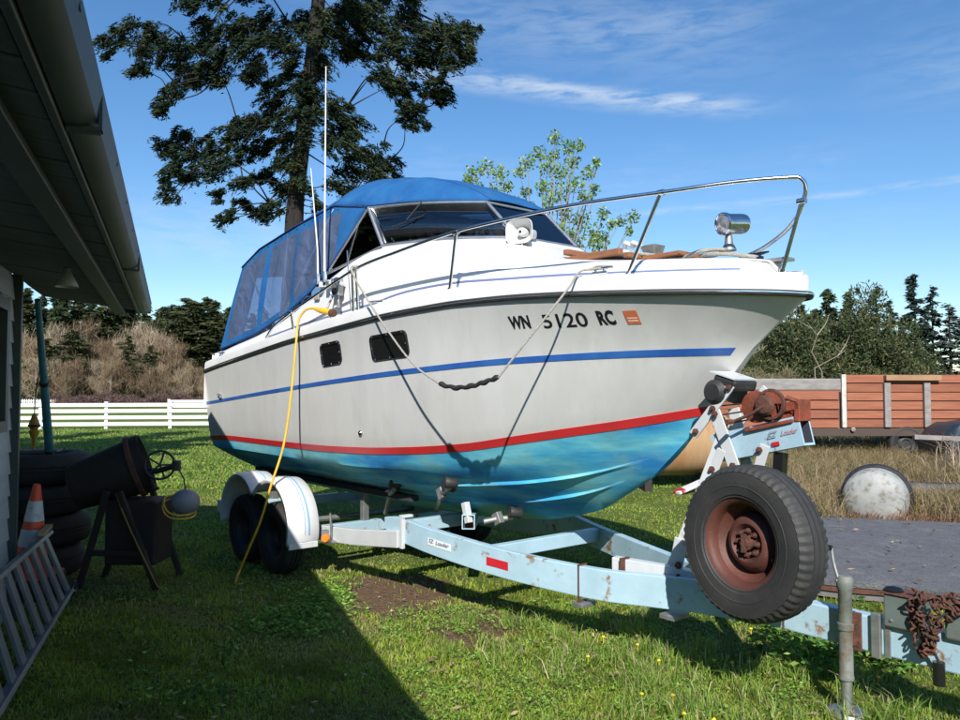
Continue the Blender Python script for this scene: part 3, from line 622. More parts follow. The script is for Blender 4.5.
# twin trumpet horns on the coaming side
th_ = empty('twin_horn', (0, 0, 0)); th_.parent = boat
for (s_, z) in ((3.70, 2.545), (3.735, 2.46)):
    mm = MB(); Mx = axis_mat((s_ + .01, .93, z - .005), (-.55, .83, .1)); mm.lathe([(.016, -.14), (.018, -.02), (.026, .05), (.034, .085), (.036, .09), (.030, .088), (.020, .03)], 20, Mx); mm.build('horn_trumpet', chrome, th_, smooth=60)
    mm = MB(); mm.lathe([(.0, .04), (.022, .04)], 16, Mx); mm.build('horn_mouth', blk, th_)
mm = MB(); mm.box((3.78, .93, 2.52), (.13, .05, .15)); mm.tube([(3.76, .93, 2.46), (3.70, .96, 2.36), (3.66, .98, 2.33)], .012, 8); mm.tube([(3.86, .92, 2.46), (3.88, .97, 2.34)], .010, 8); mm.build('horn_bracket', galv, th_, bevel=.008)
mm = MB(); mm.box((4.20, .905, 2.47), (.09, .012, .05)); mm.build('maker_plate', mat('faded_plate', (.30, .28, .25), .4), boat, bevel=.003)
# portlights
for (s_, z_, w_, h_) in ((3.58, 1.925, .33, .20), (2.71, 1.955, .46, .205)):
    u_ = s_ / 6.6; r_ = rz_at(u_, z_, 2, 4); p0 = hullpt(u_, r_); nn = hullnorm(u_, r_); ax = (hullpt(u_ + .02, r_) - hullpt(u_ - .02, r_)).normalized(); upv = nn.cross(ax).normalized(); upv = upv if upv.z > 0 else -upv
    pl = empty('portlight', (0, 0, 0)); pl.parent = boat
    def rr(wd, hg, rc, off, n=6):
        out = []
        for cx_, cy_, a0 in ((wd / 2 - rc, hg / 2 - rc, 0), (-wd / 2 + rc, hg / 2 - rc, 90), (-wd / 2 + rc, -hg / 2 + rc, 180), (wd / 2 - rc, -hg / 2 + rc, 270)):
            for k in range(n): a = rad(a0 + 90 * k / (n - 1)); out.append(p0 + ax * (cx_ + rc * math.cos(a)) + upv * (cy_ + rc * math.sin(a)) + nn * off)
        return out
    mm = MB(); mm.grid([rr(w_, h_, .045, -.02), rr(w_, h_, .045, .010), rr(w_ - .008, h_ - .008, .042, .014), rr(w_ - .05, h_ - .05, .03, .014), rr(w_ - .056, h_ - .056, .028, .006)], wrap=True); mm.build('port_frame', blkgloss, pl, smooth=40)
    mm = MB(); q = rr(w_ - .054, h_ - .054, .029, .0075); mm.add(q, [tuple(range(len(q)))]); mm.build('port_glass', blkgloss, pl)
    for sx_, sy_ in [(a, b_) for a in (-.40, 0, .40) for b_ in (-.43, .43)] + [(-.46, 0), (.46, 0)]:
        mm = MB(); c_ = p0 + ax * (w_ * sx_) + upv * (h_ * sy_) + nn * .0145; mm.lathe([(.0075, 0), (.006, .003), (0, .004)], 8, axis_mat(c_, nn)); mm.build('screw', chrome, pl)
# through-hull fitting, stern eye
for (s_, z_) in ((3.22, 1.262), (.0, 0)):
    if z_:
        u_ = (s_ - .4) / 6.2; r_ = rz_at(u_, z_, 1.8, 3); c_ = hullpt(u_, r_); mm = MB(); mm.lathe([(0, .012), (.018, .014), (.024, .008), (.026, 0)], 16, axis_mat(c_, hullnorm(u_, r_))); mm.build('drain_fitting', chrome, boat, smooth=50)
for s_, z_ in ((6.15, 1.56),):
    u_ = (s_ - .2) / 6.4; r_ = rz_at(u_, z_, 2, 4); c_ = hullpt(u_, r_); nn = hullnorm(u_, r_); mm = MB(); mm.box(c_ + nn * .012, (.07, .024, .05)); mm.tube([c_ + nn * .03 + Vector((-.02, 0, 0)), c_ + nn * .03 + Vector((.02, 0, .02))], .01, 8); mm.build('stern_fitting', galv, boat, bevel=.004)
# registration lettering on the bow flare
def hull_text(txt, s_start, s_end, z_base, height, mtl, name, bold, shear=0):
    me = text_mesh(txt, 1.0, shear, .0, bold); xs_ = [v.co.x for v in me.vertices]; ys_ = [v.co.y for v in me.vertices]; x0, x1, y0, y1 = min(xs_), max(xs_), min(ys_), max(ys_)
    vv = []
    for v in me.vertices:
        s_ = s_start + (s_end - s_start) * (v.co.x - x0) / (x1 - x0); z_ = z_base + height * (v.co.y - y0) / (y1 - y0)
        # find u such that hullpt(u,r).x == s_ at given z
        u_ = s_ / 6.6
        for _ in range(8):
            r_ = rz_at(u_, z_, 2, 4); p = hullpt(u_, r_); u_ += (s_ - p.x) / 6.6
        p = hullpt(u_, r_) + hullnorm(u_, r_) * .003; vv.append(p)
    for v, p in zip(me.vertices, vv): v.co = p
    me.materials.clear(); me.materials.append(mtl); o = D.objects.new(name, me); C.objects.link(o); o.parent = boat; return o
ink = mat('black_lettering', (.012, .012, .014), .4)
hull_text('WN', 1.63, 1.475, 2.02, .085, ink, 'registration_letter', .045)
hull_text('5120', 1.385, 1.09, 2.015, .088, ink, 'registration_number', .012)
hull_text('RC', 1.025, .925, 2.02, .088, ink, 'registration_letter', .04)
def hull_patch(s0, s1, z0, z1, mtl, name, off=.003):
    out = []
    for z_ in np.linspace(z0, z1, 3):
        row = []
        for s_ in np.linspace(s0, s1, 4):
            u_ = s_ / 6.6
            for _ in range(8): r_ = rz_at(u_, z_, 2, 4); u_ += (s_ - hullpt(u_, r_).x) / 6.6
            row.append(hullpt(u_, r_) + hullnorm(u_, r_) * off)
        out.append(row)
    mm = MB(); mm.grid(out); return mm.build(name, mtl, boat, solid=.001)
hull_patch(.865, .79, 2.02, 2.10, mat('orange_sticker', (.62, .15, .06), .5, col2=(.45, .13, .06), nscale=70, detail=2), 'registration_sticker')
for z_ in (2.036, 2.052): hull_patch(.855, .80, z_, z_ + .007, mat('sticker_print', (.66, .5, .42), .5), 'sticker_print', .0042)

# foredeck gear: searchlight, hailer, teak hatch, cleats
sl = empty('searchlight', (.5, 0, 2.66)); sl.parent = boat; sl.scale = (.92, .92, .92)
ax_ = Vector((-.15, .55, -.12)).normalized()  # lens looks to starboard
ax_ = Vector((.22, .97, -.10)).normalized()
mm = MB(); Mx = axis_mat((0, 0, 0), ax_); mm.lathe([(0, -.15), (.055, -.15), (.066, -.14), (.070, -.12), (.070, .03), (.078, .035), (.078, .055), (.070, .06), (.064, .055), (.05, .03), (.0, .0)], 32, Mx); mm.build('light_housing', chrome, sl, smooth=40)
mm = MB(); mm.lathe([(.066, .052), (.05, .060), (0, .064)], 24, Mx); mm.build('light_lens', mat('lamp_glass', (.55, .57, .60), .12, .6, col2=(.25, .27, .30), nscale=30), sl, smooth=60)
mm = MB(); mm.lathe([(.022, -.07), (.03, -.14), (.045, -.165), (.052, -.185)], 16); mm.build('light_pedestal', galv, sl, smooth=50)
ha = empty('loud_hailer', (2.02, .36, 2.80)); ha.parent = boat
axh = Vector((-.30, .95, -.03)).normalized(); Mx = axis_mat((0, 0, 0), axh)
def sq(r, z, n=32):
    out = []
    for k in range(n):
        a = 2 * math.pi * k / n; e_ = .55; cx_ = math.copysign(abs(math.cos(a)) ** e_, math.cos(a)); cy_ = math.copysign(abs(math.sin(a)) ** e_, math.sin(a)); f_ = 1 if r > .06 else r / .06
        x_ = r * (cx_ * f_ + math.cos(a) * (1 - f_)); y_ = r * .82 * (cy_ * f_ + math.sin(a) * (1 - f_)); out.append(Mx @ Vector((y_ if False else x_, y_, z)))
    return out
mm = MB(); mm.grid([sq(.03, -.17), sq(.045, -.15), sq(.045, -.08), sq(.07, -.02), (sq(.108, .035)), sq(.115, .045), sq(.112, .052), sq(.102, .04), sq(.06, -.02), sq(.035, -.055), sq(.004, -.06)], wrap=True); mm.build('hailer_flare', whitem, ha, smooth=50)
mm = MB(); mm.lathe([(.034, -.05), (.036, .0), (.030, .022), (.018, .028), (0, .028)], 20, Mx); mm.build('hailer_driver', whitem, ha, smooth=50)
mm = MB(); mm.lathe([(.012, .029), (0, .031)], 12, Mx); mm.build('driver_hole', blk, ha)
mm = MB(); mm.box((.03, -.06, -.14), (.17, .12, .07)); mm.build('hailer_block', teak, ha, bevel=.01)
mm = MB(); mm.tube(catmull([(-.02, .02, -.07), (-.03, .03, -.12), (.0, .03, -.14)], 5), .006, 6); mm.build('hailer_wire', whitem, ha)
for (s_, v_, z_, L_, W_, H_) in ((1.62, .0, 2.60, .05, .62, .04), (1.36, .0, 2.55, .05, .60, .04), (1.10, .0, 2.515, .05, .55, .035), (1.36, .31, 2.535, .5, .045, .045), (1.36, -.31, 2.55, .5, .045, .045), (.90, .0, 2.495, .30, .34, .03)):
    mm = MB(); mm.box((s_, v_, z_), (L_, W_, H_)); mm.build('teak_trim', teak, boat, bevel=.006)
mm = MB(); mm.box((1.36, 0, 2.545), (.44, .56, .03)); mm.build('hatch_cover', white, boat, bevel=.01)
mm = MB(); mm.box((1.05, .05, 2.56), (.09, .09, .07), taper=1.35); mm.build('hatch_vent', galv, boat, bevel=.006)
mm = MB(); mm.tube(catmull([(1.25, .1, 2.60), (1.22, .13, 2.63), (1.18, .1, 2.60), (1.15, .14, 2.62), (1.12, .08, 2.59)], 5), .016, 7); mm.build('bow_shackle', whitem, boat, smooth=60)
def cleat(s_, v_, z_, yaw, name='cleat', mtl=chrome, sc=1.):
    R_ = Matrix.Rotation(yaw, 3, 'Z'); f_ = lambda x_, y_, z: tuple(R_ @ Vector((x_ * sc, y_ * sc, z * sc)) + Vector((s_, v_, z_)))
    mm = MB(); mm.tube([f_(-.09, 0, .035), f_(-.05, 0, .032), f_(.05, 0, .032), f_(.09, 0, .035)], [.005 * sc, .010 * sc, .010 * sc, .005 * sc], 8)
    for x_ in (-.03, .03): mm.tube([f_(x_, 0, 0), f_(x_, 0, .034)], .009 * sc, 8)
    mm.tube([f_(-.05, 0, .003), f_(.05, 0, .003)], .012 * sc, 8); return mm.build(name, mtl, boat, smooth=50)
cleat(1.0, .65, 2.34, .2); cleat(1.0, -.65, 2.34, -.2); cleat(.33, -.02, 2.415, 0, mtl=blkgloss); cleat(6.2, .99, 2.0, 0)
mm = MB(); mm.box((.2, 0, 2.385), (.22, .10, .02)); mm.build('bow_plate', galv, boat, bevel=.004)
mm = MB(); mm.tube([(3.25, .93, 2.34), (3.14, .925, 2.335), (3.04, .93, 2.33)], .01, 6); mm.build('grab_handle', chrome, boat, smooth=60)
# anchor warp lying along the foredeck
al = MB(); al.tube(catmull([(.30, .02, 2.42), (.42, .09, 2.445), (.55, .12, 2.46), (.66, .07, 2.47), (.6, .0, 2.475), (.5, .05, 2.49), (.62, .12, 2.49), (.8, .1, 2.47), (1.0, .12, 2.515), (1.2, .2, 2.56)], 8), .013, 8)
o = al.build('anchor_line', ropem, smooth=60); o.parent = None
o.location = BO; o.rotation_euler = (0, 0, BR); tag(o, 'loose grey rope lying on the foredeck round the chrome searchlight', 'rope')

# dock line with chafe sleeve
dl = empty('dock_line', BO, BR, 'slack grey dock line with black chafe sleeve looped from the rail to the bow cleat', 'rope')
L_pts = [(3.28, 1.05, 2.63), (3.29, 1.08, 2.60), (3.06, 1.13, 2.42), (2.60, 1.18, 2.06), (2.20, 1.22, 1.79), (1.87, 1.24, 1.652)]
S_pts = [(1.87, 1.24, 1.652), (1.72, 1.235, 1.628), (1.57, 1.22, 1.637), (1.45, 1.20, 1.665), (1.36, 1.18, 1.69)]
R_pts = [(1.36, 1.18, 1.69), (1.26, 1.09, 1.86), (1.13, .95, 2.10), (1.08, .84, 2.25), (1.07, .765, 2.345), (1.03, .70, 2.365), (.97, .63, 2.375), (.94, .60, 2.38), (1.0, .66, 2.385), (1.07, .66, 2.37)]
mm = MB(); mm.tube(catmull(L_pts, 8) + catmull(S_pts, 6)[1:] + catmull(R_pts, 8)[1:], .0072, 8); mm.build('rope', ropem, dl, smooth=60)
mm = MB(); sp_ = catmull(S_pts, 8); mm.tube([p + Vector((0, .0, .004 * math.sin(i * 1.3))) for i, p in enumerate(sp_)], [.0155 + .0025 * math.sin(i * .9) for i in range(len(sp_))], 10); mm.build('chafe_sleeve', blk, dl, smooth=60)
mm = MB(); mm.tube(catmull([(3.28, 1.065, 2.62), (3.27, 1.03, 2.63), (3.30, 1.03, 2.60), (3.31, 1.065, 2.59), (3.27, 1.07, 2.57)], 6), .009, 7); mm.build('rope_knot', ropem, dl, smooth=60)
# power cord
pc = empty('power_cord', BO, BR, 'yellow shore power cord hanging from the boat side down to the shaded grass', 'cord')
cp = [(3.93, .985, 2.31), (4.02, 1.02, 2.345), (4.12, 1.06, 2.33), (4.17, 1.10, 2.23), (4.13, 1.14, 2.02), (4.09, 1.20, 1.6), (4.06, 1.28, 1.15), (4.05, 1.40, .80), (4.10, 1.47, .50), (4.20, 1.53, .25), (4.27, 1.58, .06), (4.18, 1.64, .02), (4.10, 1.68, .015)]
mm = MB(); mm.tube(catmull(cp, 10), .0105, 8); mm.build('cord', yel, pc, smooth=60)
mm = MB(); mm.tube([(3.83, .955, 2.295), (3.88, .97, 2.31), (3.95, .99, 2.32), (4.02, 1.018, 2.343)], [.024, .03, .026, .014], 10); mm.build('plug', yel, pc, smooth=50)
mm = MB(); mm.tube([(3.80, .945, 2.285), (3.84, .957, 2.296)], .034, 12); mm.build('plug_collar', rust, pc, smooth=50)

# ------------------------------------------------------------------ trailer (same ground frame as the boat)
tr_ = empty('boat_trailer', BO, BR, 'pale blue tandem boat trailer with white fenders carrying the cabin cruiser', 'trailer')
def T(mb, name, mt, parent=tr_, **k): return mb.build(name, mt, parent, **k)
NR = [(.12, .34, .505), (.43, .40, .510), (.75, .51, .505), (1.04, .615, .502), (1.45, .745, .525), (1.85, .835, .555), (2.4, .90, .60), (2.78, .915, .635), (2.98, .918, .62)]
NRc = catmull(NR, 5); hs_ = [lerp(p.x, [.12, 1.04, 2.2, 2.75, 2.98], [.19, .19, .185, .18, .09]) for p in NRc]
m = MB(); m.pathbeam(NRc, .06, hs_); T(m, 'frame_rail', ltblue, bevel=.006)
m = MB(); m.pathbeam([(2.75, .955, .545), (3.4, .955, .47), (4.2, .955, .415), (6.3, .955, .41)], .055, [.13, .13, .13, .13]); T(m, 'rear_rail', ltwhite, bevel=.006)
FR = catmull([(.12, .25, .505), (.45, .14, .51), (.92, -.03, .505), (2.0, -.47, .52), (2.6, -.66, .55), (3.2, -.70, .47), (6.3, -.70, .41)], 5)
m = MB(); m.pathbeam(FR, .06, .18); T(m, 'frame_rail', ltblue, bevel=.006)
m = MB(); m.pathbeam([(.30, .30, .50), (-.2, .30, .492), (-.75, .30, .485), (-1.6, .30, .475)], .085, .175); T(m, 'tongue', ltblue, bevel=.008)
m = MB()
for s_ in (-.02, -.40): m.tube([(s_, .345, .5), (s_, .347, .32)], .004, 6)
T(m, 'frame_seam', rust)
# straps / U-bolts and clamp
for s_ in (1.16,):
    yv = lerp(s_, [1.04, 1.45], [.615, .745]); m = MB(); m.box((s_, yv + .033, .40), (.010, .010, .23)); m.box((s_, yv, .512), (.010, .08, .010)); m.tube([(s_, yv - .03, .28), (s_, yv + .04, .28)], .012, 8); T(m, 'u_bolt', rust)
m = MB(); m.box((2.72, .955, .53), (.035, .03, .235)); m.box((2.72, .92, .655), (.05, .10, .02)); T(m, 'rail_clamp', ltwhite, bevel=.004)
m = MB(); m.box((1.16, .64, .268), (.09, .13, .03)); T(m, 'frame_bracket', galv, bevel=.005); m = MB(); m.box((.62, .44, .275), (.11, .15, .03)); T(m, 'frame_bracket', galv, bevel=.005)
# cross members and roller arms
for s_, v0, v1, z_ in ((3.0, -.66, .88, .52), (4.0, -.66, .93, .37), (5.9, -.66, .93, .37), (2.0, -.45, .80, .46)):
    m = MB(); m.beam((s_, v0, z_), (s_, v1, z_), .07, .10); T(m, 'cross_member', ltblue, bevel=.006)
tubein = mat('shade_dark_rusty_tube', (.035, .04, .06), .8, col2=(.12, .06, .04), nscale=9, lo=.5, hi=.6)  # dark blue base stands in for shade inside the tube; patches are rust
def hollow(name, a, b_, w, h, mt, th=.007, parent=tr_):
    a = Vector(a); b_ = Vector(b_); d = (b_ - a).normalized(); sd = d.cross(Vector((0, 0, 1))).normalized(); u = sd.cross(d); mm = MB()
    def rg(p, ww, hh): return [p + sd * ww / 2 * i + u * hh / 2 * j for i, j in ((-1, -1), (1, -1), (1, 1), (-1, 1))]
    mm.grid([rg(a, w, h), rg(b_, w, h), rg(b_, w - 2 * th, h - 2 * th)], wrap=True); mm.grid([rg(b_, w - 2 * th, h - 2 * th), rg(a + d * .002, w - 2 * th, h - 2 * th)], wrap=True, mi=1); mm.add(rg(a, w, h), [(0, 1, 2, 3)])
    mm.add(rg(b_ - d * .10, w - 2 * th, h - 2 * th), [(0, 1, 2, 3)], 1); return mm.build(name, [mt, tubein], parent)
hollow('roller_arm', (3.15, -.1, .50), (2.46, .52, .60), .10, .11, ltblue)
hollow('roller_arm', (3.0, -.35, .60), (2.0, .12, .76), .07, .07, ltblue)
m = MB(); m.box((2.50, .50, .665), (.05, .05, .16), Matrix.Rotation(.3, 3, 'Y')); T(m, 'arm_bracket', ltwhite, bevel=.004)
rollm = blk
def roller(c, ax, r=.045, L=.10):
    m_ = MB(); Mx = axis_mat(c, ax); m_.lathe([(0, -L / 2), (r * .8, -L / 2), (r, -L * .38), (r * .85, 0), (r, L * .38), (r * .8, L / 2), (0, L / 2)], 18, Mx); return T(m_, 'keel_roller', rollm, smooth=50)
for pts, rs in (([(3.15, .30, .60), (2.72, .58, .80), (2.52, .66, .87)], ((2.45, .70, .915), (2.60, .60, .865))), ([(2.30, .50, .62), (2.25, .40, .64), (2.20, .30, .64)], ((2.12, .34, .695), (2.26, .22, .665))), ([(3.8, .40, .5), (3.55, .52, .70), (3.40, .58, .76)], ((3.32, .62, .83), (3.46, .52, .80)))):
    m = MB(); m.tube(pts, .022, 8); T(m, 'roller_bar', galv, smooth=50)
    m = MB(); m.box(Vector(pts[1]), (.07, .05, .09), Matrix.Rotation(.5, 3, 'Y')); T(m, 'roller_bracket', galv, bevel=.005)
    for c_ in rs: roller(c_, (.35, .9, .15))
for v_ in (.50, -.35):
    m = MB(); m.beam((3.2, v_, .70 if v_ > 0 else .68), (6.3, v_, .72), .09, .05); T(m, 'bunk', mat('dark_bunk_carpet', (.03, .03, .035), .95) if v_ > 0 else D.materials['dark_bunk_carpet'], bevel=.006)
    for s_ in (4.0, 5.9): m = MB(); m.box((s_, v_, .54), (.06, .06, .30)); T(m, 'bunk_post', galv, bevel=.004)
# outdrive under the transom
# axles, wheels, fenders
def wheel(c, ax, R0, wd, rimr, name='wheel', treadn=72, tmat=tyrem, rmat=galv, dish=.03, parent=tr_, detail=True):
    we = empty(name, (0, 0, 0)); we.parent = parent; Mx = axis_mat(c, ax); h = wd / 2
    prof = [(rimr, -h * .72), (rimr * 1.03, -h * .80), (rimr * 1.06, -h * .90), (rimr * 1.09, -h * .89), (rimr * 1.12, -h * .95), (rimr * 1.30, -h * 1.0), (rimr * 1.31, -h * 1.02), (rimr * 1.33, -h * 1.02), (rimr * 1.34, -h * 1.005), ((rimr + R0) / 2 + .01, -h * 1.02), (R0 * .91, -h * .965), (R0 * .915, -h * .98), (R0 * .925, -h * .975), (R0 * .93, -h * .95), (R0 * .965, -h * .86), (R0 * .985, -h * .72)]
    tread = [(R0 * .992, -h * .62), (R0, -h * .40), (R0 * .975, -h * .38), (R0 * .975, -h * .33), (R0 * 1.002, -h * .31), (R0 * 1.004, -h * .04), (R0 * .975, -h * .02), (R0 * .975, h * .03), (R0 * 1.004, h * .05), (R0 * 1.002, h * .31), (R0 * .975, h * .33), (R0 * .975, h * .38), (R0, h * .40), (R0 * .992, h * .62)]
    prof = prof + tread + [(r_, -a_) for r_, a_ in prof[::-1]]
    mm = MB(); n = treadn * 2; P = []
    for i, (r_, a_) in enumerate(prof):
        for k in range(n):
            t_ = 2 * math.pi * k / n; rr = r_
            if detail and abs(a_) > h * .5 and r_ > R0 * .92 and (k % 4) < 2: rr = r_ - R0 * .020
            P.append(Mx @ Vector((rr * math.cos(t_), rr * math.sin(t_), a_)))
    fs = [(n * i + k, n * i + (k + 1) % n, n * i + n + (k + 1) % n, n * i + n + k) for i in range(len(prof) - 1) for k in range(n)]
    mm.add(P, fs); mm.build('tyre', tmat, we, smooth=35)
    q = rimr
    mm = MB(); mm.lathe([(q * 1.05, -h * .80), (q * 1.06, -h * .86), (q * .98, -h * .86), (q * .90, -h * .6), (q * .88, h * .2), (q * .90, h * .55), (q * .945, h * .72), (q * 1.0, h * .78), (q * 1.06, h * .84), (q * 1.07, h * .79), (q * 1.0, h * .70)], 48, Mx)
    mm.lathe([(q * .90, h * .30), (q * .80, h * .05), (q * .70, h * (.05 - dish * 4)), (q * .60, h * .18), (q * .52, h * .34), (q * .44, h * .36), (q * .36, h * .22), (q * .34, h * .12), (q * .12, h * .10), (q * .0, h * .10)], 48, Mx)
    mm.build('rim', rmat, we, smooth=40)
    return we, Mx, h, q
WS = [4.25, 4.90]
dkrim = mat('dark_steel_rim', (.05, .05, .052), .6, .3, col2=(.03, .03, .03), nscale=8)
for vv, sg in ((1.20, 1), (-.95, -1)):
    for s_ in WS: wheel((s_, vv, .315), (0, sg, 0), .315, .20, .18, tmat=tyredk, rmat=dkrim, detail=False, treadn=32)
    for s_ in WS: m = MB(); m.tube([(s_, vv - .06 * sg, .315), (s_, .13, .315)], .03, 8); T(m, 'axle', galv)
    # fender
    vo = vv + .135 * sg; vi = vv - .15 * sg; Rf = .415
    def arcp(cs, a, v_, r=Rf): return Vector((cs - r * math.cos(rad(a)), v_, .42 + r * math.sin(rad(a))))
    for cs, a0, a1 in ((WS[0], -17, 141.5), (WS[1], 38.5, 192)):
        A = [float(x_) for x_ in np.linspace(a0, a1, 26)]
        prof = [(vo, Rf - .045), (vo + .004 * sg, Rf - .012), (vo - .012 * sg, Rf), (vv, Rf + .012), (vi + .012 * sg, Rf), (vi, Rf - .012), (vi, Rf - .05)]
        m = MB(); m.grid([[arcp(cs, a, v_, r_) for a in A] for v_, r_ in prof], flip=sg > 0); T(m, 'fender', fendw, smooth=45, solid=.004)
        for dv, w_, mt in ((.035, .018, fstripe), (.005, .008, fstripe)):
            m = MB(); m.grid([[arcp(cs, a, vv - (dv + w_ * q_) * sg, Rf + .0145) for a in A[2:-2]] for q_ in (0, 1)], flip=sg > 0); T(m, 'fender_stripe', mt)
    m = MB(); m.box((3.842, vv, .30), (.02, .27, .05)); T(m, 'fender_step', ltwhite, bevel=.004)
m = MB(); m.box((3.70, 1.07, .385), (.05, .05, .10)); m.box((3.70, 1.02, .33), (.08, .12, .02)); T(m, 'light_bracket', galv, bevel=.004)
m = MB(); m.lathe([(0, .028), (.026, .026), (.036, .012), (.038, -.01)], 18, axis_mat((3.64, 1.10, .375), (-.7, .7, 0))); T(m, 'marker_light', orange, smooth=50)
m = MB(); m.tube(catmull([(3.72, 1.0, .36), (3.70, 1.02, .50), (3.74, 1.0, .56), (3.80, .96, .50), (3.80, .95, .42)], 6), .009, 7); T(m, 'brake_hose', galv)
# reflectors and maker decal on near rail
def rail_panel(s0, s1, z0, z1, name, mt, off=.0335, parent=tr_):
    P = []
    for s_ in (s0, s1):
        xs_ = [p.x for p in NRc]; v_ = lerp(s_, xs_, [p.y for p in NRc]); zt = lerp(s_, xs_, [p.z for p in NRc])
        P.append([(s_, v_ + off, zt - z0), (s_, v_ + off, zt - z1)])
    mm = MB(); mm.grid(P); return mm.build(name, mt, parent, solid=.003)
rail_panel(1.84, 1.66, .072, .127, 'reflector', redr)
wht = mat('decal_white', (.7, .72, .72), .5)
rail_panel(2.42, 2.18, .065, .115, 'decal', wht, .0325)
def word(txt, a, b_, up, h, mt, name, parent, off, bold=.02, shear=.3):
    me = text_mesh(txt, 1.0, shear, 0, bold); xs_ = [v.co.x for v in me.vertices]; ys_ = [v.co.y for v in me.vertices]; x0, x1, y0, y1 = min(xs_), max(xs_), min(ys_), max(ys_); a = Vector(a); b_ = Vector(b_)
    for v in me.vertices: v.co = a.lerp(b_, (v.co.x - x0) / (x1 - x0)) + Vector(up) * h * (v.co.y - y0) / (y1 - y0) + Vector(off)
    me.materials.clear(); me.materials.append(mt); o = D.objects.new(name, me); C.objects.link(o); o.parent = parent; return o
grey_ink = mat('faded_lettering', (.22, .26, .32), .5)
word('EZ', (2.405, .932, .505), (2.35, .928, .501), (0, 0, 1), .03, grey_ink, 'decal_lettering', tr_, (0, .006, .0))
word('Loader', (2.33, .927, .50), (2.19, .912, .491), (0, 0, 1), .028, grey_ink, 'decal_lettering', tr_, (0, .007, .0))
# stub beam on the rail
m = MB(); m.pathbeam([(1.03, .50, .565), (.80, .43, .555), (.50, .37, .545)], .07, .10); T(m, 'stub_beam', ltwhite, bevel=.005)
m = MB(); m.box((.94, .505, .515), (.014, .085, .115)); T(m, 'beam_strap', rust)
m = MB(); m.beam((.66, .40, .44), (.60, .39, .72), .09, .012, (0, 1, 0)); T(m, 'gusset', ltwhite, bevel=.003)
for z_ in (.50, .57):
    m = MB(); m.lathe([(.022, 0), (.022, .012), (.012, .013), (.012, .03), (0, .03)], 6, axis_mat((.60, .415, z_), (0, 1, 0))); T(m, 'bolt', rust)
# winch stand
hollow('winch_beam', (.47, .18, 1.26), (-.09, .20, 1.39), .115, .165, ltblue, .013)
m = MB(); m.beam((.06, .20, 1.26), (.10, .26, .48), .06, .06, (1, 0, 0)); T(m, 'stand_post', blkgloss, bevel=.004)
for (a, b_) in (((.72, .36, .47), (.41, .235, 1.36)), ((.80, .02, .47), (.50, .10, 1.30)), ((.31, .262, 1.14), (.455, .255, 1.495)), ((.33, .10, 1.14), (.42, .10, 1.50)), ((.18, .262, 1.12), (.12, .262, 1.30)), ((.47, .262, 1.10), (.40, .262, 1.26))):
    m = MB(); m.beam(a, b_, .075 if a[2] > 1 and b_[2] > 1.35 else .06, .012, (0, 1, 0)); T(m, 'stand_strut', ltwhite, bevel=.003)
for a, b_ in (((.60, .262, 1.335), (.33, .262, 1.645)), ((.48, .06, 1.335), (.22, .06, 1.62))):
    m = MB(); m.beam(a, b_, .060, .014, (0, 1, 0)); T(m, 'roller_arm', ltwhite, bevel=.003)
for (s_, v_, z_) in ((.34, .272, 1.625), (.45, .272, 1.50), (.57, .272, 1.36), (.32, .272, 1.17), (.46, .272, 1.14), (.15, .272, 1.27), (.43, .28, 1.47)):
    m = MB(); m.lathe([(.020, 0), (.020, .012), (.011, .013), (.011, .026), (0, .026)], 6, axis_mat((s_, v_, z_), (0, 1, 0))); T(m, 'bolt', rust)
m = MB(); Mx = axis_mat((.44, .15, 1.60), (0, 1, 0)); m.lathe([(0, -.15), (.05, -.15), (.075, -.12), (.05, 0), (.075, .12), (.05, .15), (0, .15)], 20, Mx); T(m, 'bow_roller', blk, smooth=50)
m = MB(); m.box((.375, .15, 1.655), (.16, .24, .07), Matrix.Rotation(-.30, 3, 'Y')); T(m, 'bow_stop', blk, bevel=.02)
m = MB(); m.box((.385, .15, 1.698), (.17, .25, .008), Matrix.Rotation(-.30, 3, 'Y')); T(m, 'stop_plate', ltwhite)
# winch
wi = empty('winch', (0, 0, 0)); wi.parent = tr_
Mx = axis_mat((.17, .20, 1.515), (0, 1, 0))
m = MB(); m.lathe([(.092, -.07), (.092, -.064), (.035, -.058), (.035, .058), (.092, .063), (.092, .07), (.08, .073), (.05, .082), (.0, .082)], 32, Mx); m.build('winch_drum', rustor, wi, smooth=40)
m = MB(); m.lathe([(.055, .086), (.060, .10), (.045, .12), (.02, .125), (0, .125)], 20, axis_mat((.10, .20, 1.525), (0, 1, 0))); m.lathe([(.085, .06), (.090, .075), (.085, .09), (.07, .09)], 26, axis_mat((.075, .20, 1.53), (0, 1, 0))); m.build('winch_gear', rust, wi, smooth=40)
m = MB(); m.box((.10, .20, 1.41), (.30, .14, .02), Matrix.Rotation(.22, 3, 'Y')); m.box((.02, .24, 1.47), (.14, .012, .13)); m.box((.02, .15, 1.47), (.14, .012, .13)); m.build('winch_bracket', rustor, wi, bevel=.004)
m = MB(); m.box((-.02, .20, 1.52), (.12, .13, .05), Matrix.Rotation(.2, 3, 'Y')); m.tube([(-.03, .24, 1.49), (-.07, .25, 1.55), (-.01, .26, 1.57)], .018, 8); m.box((-.07, .20, 1.50), (.03, .13, .12)); m.build('winch_pawl_housing', rustor, wi, bevel=.006)
m = MB(); m.tube([(.09, .32, 1.525), (.17, .34, 1.47), (.27, .35, 1.43)], .009, 8); m.tube([(.27, .35, 1.43), (.272, .41, 1.43)], .014, 8); m.build('winch_handle', rust, wi)
cablem = mat('dark_cable', (.03, .03, .03), .6)
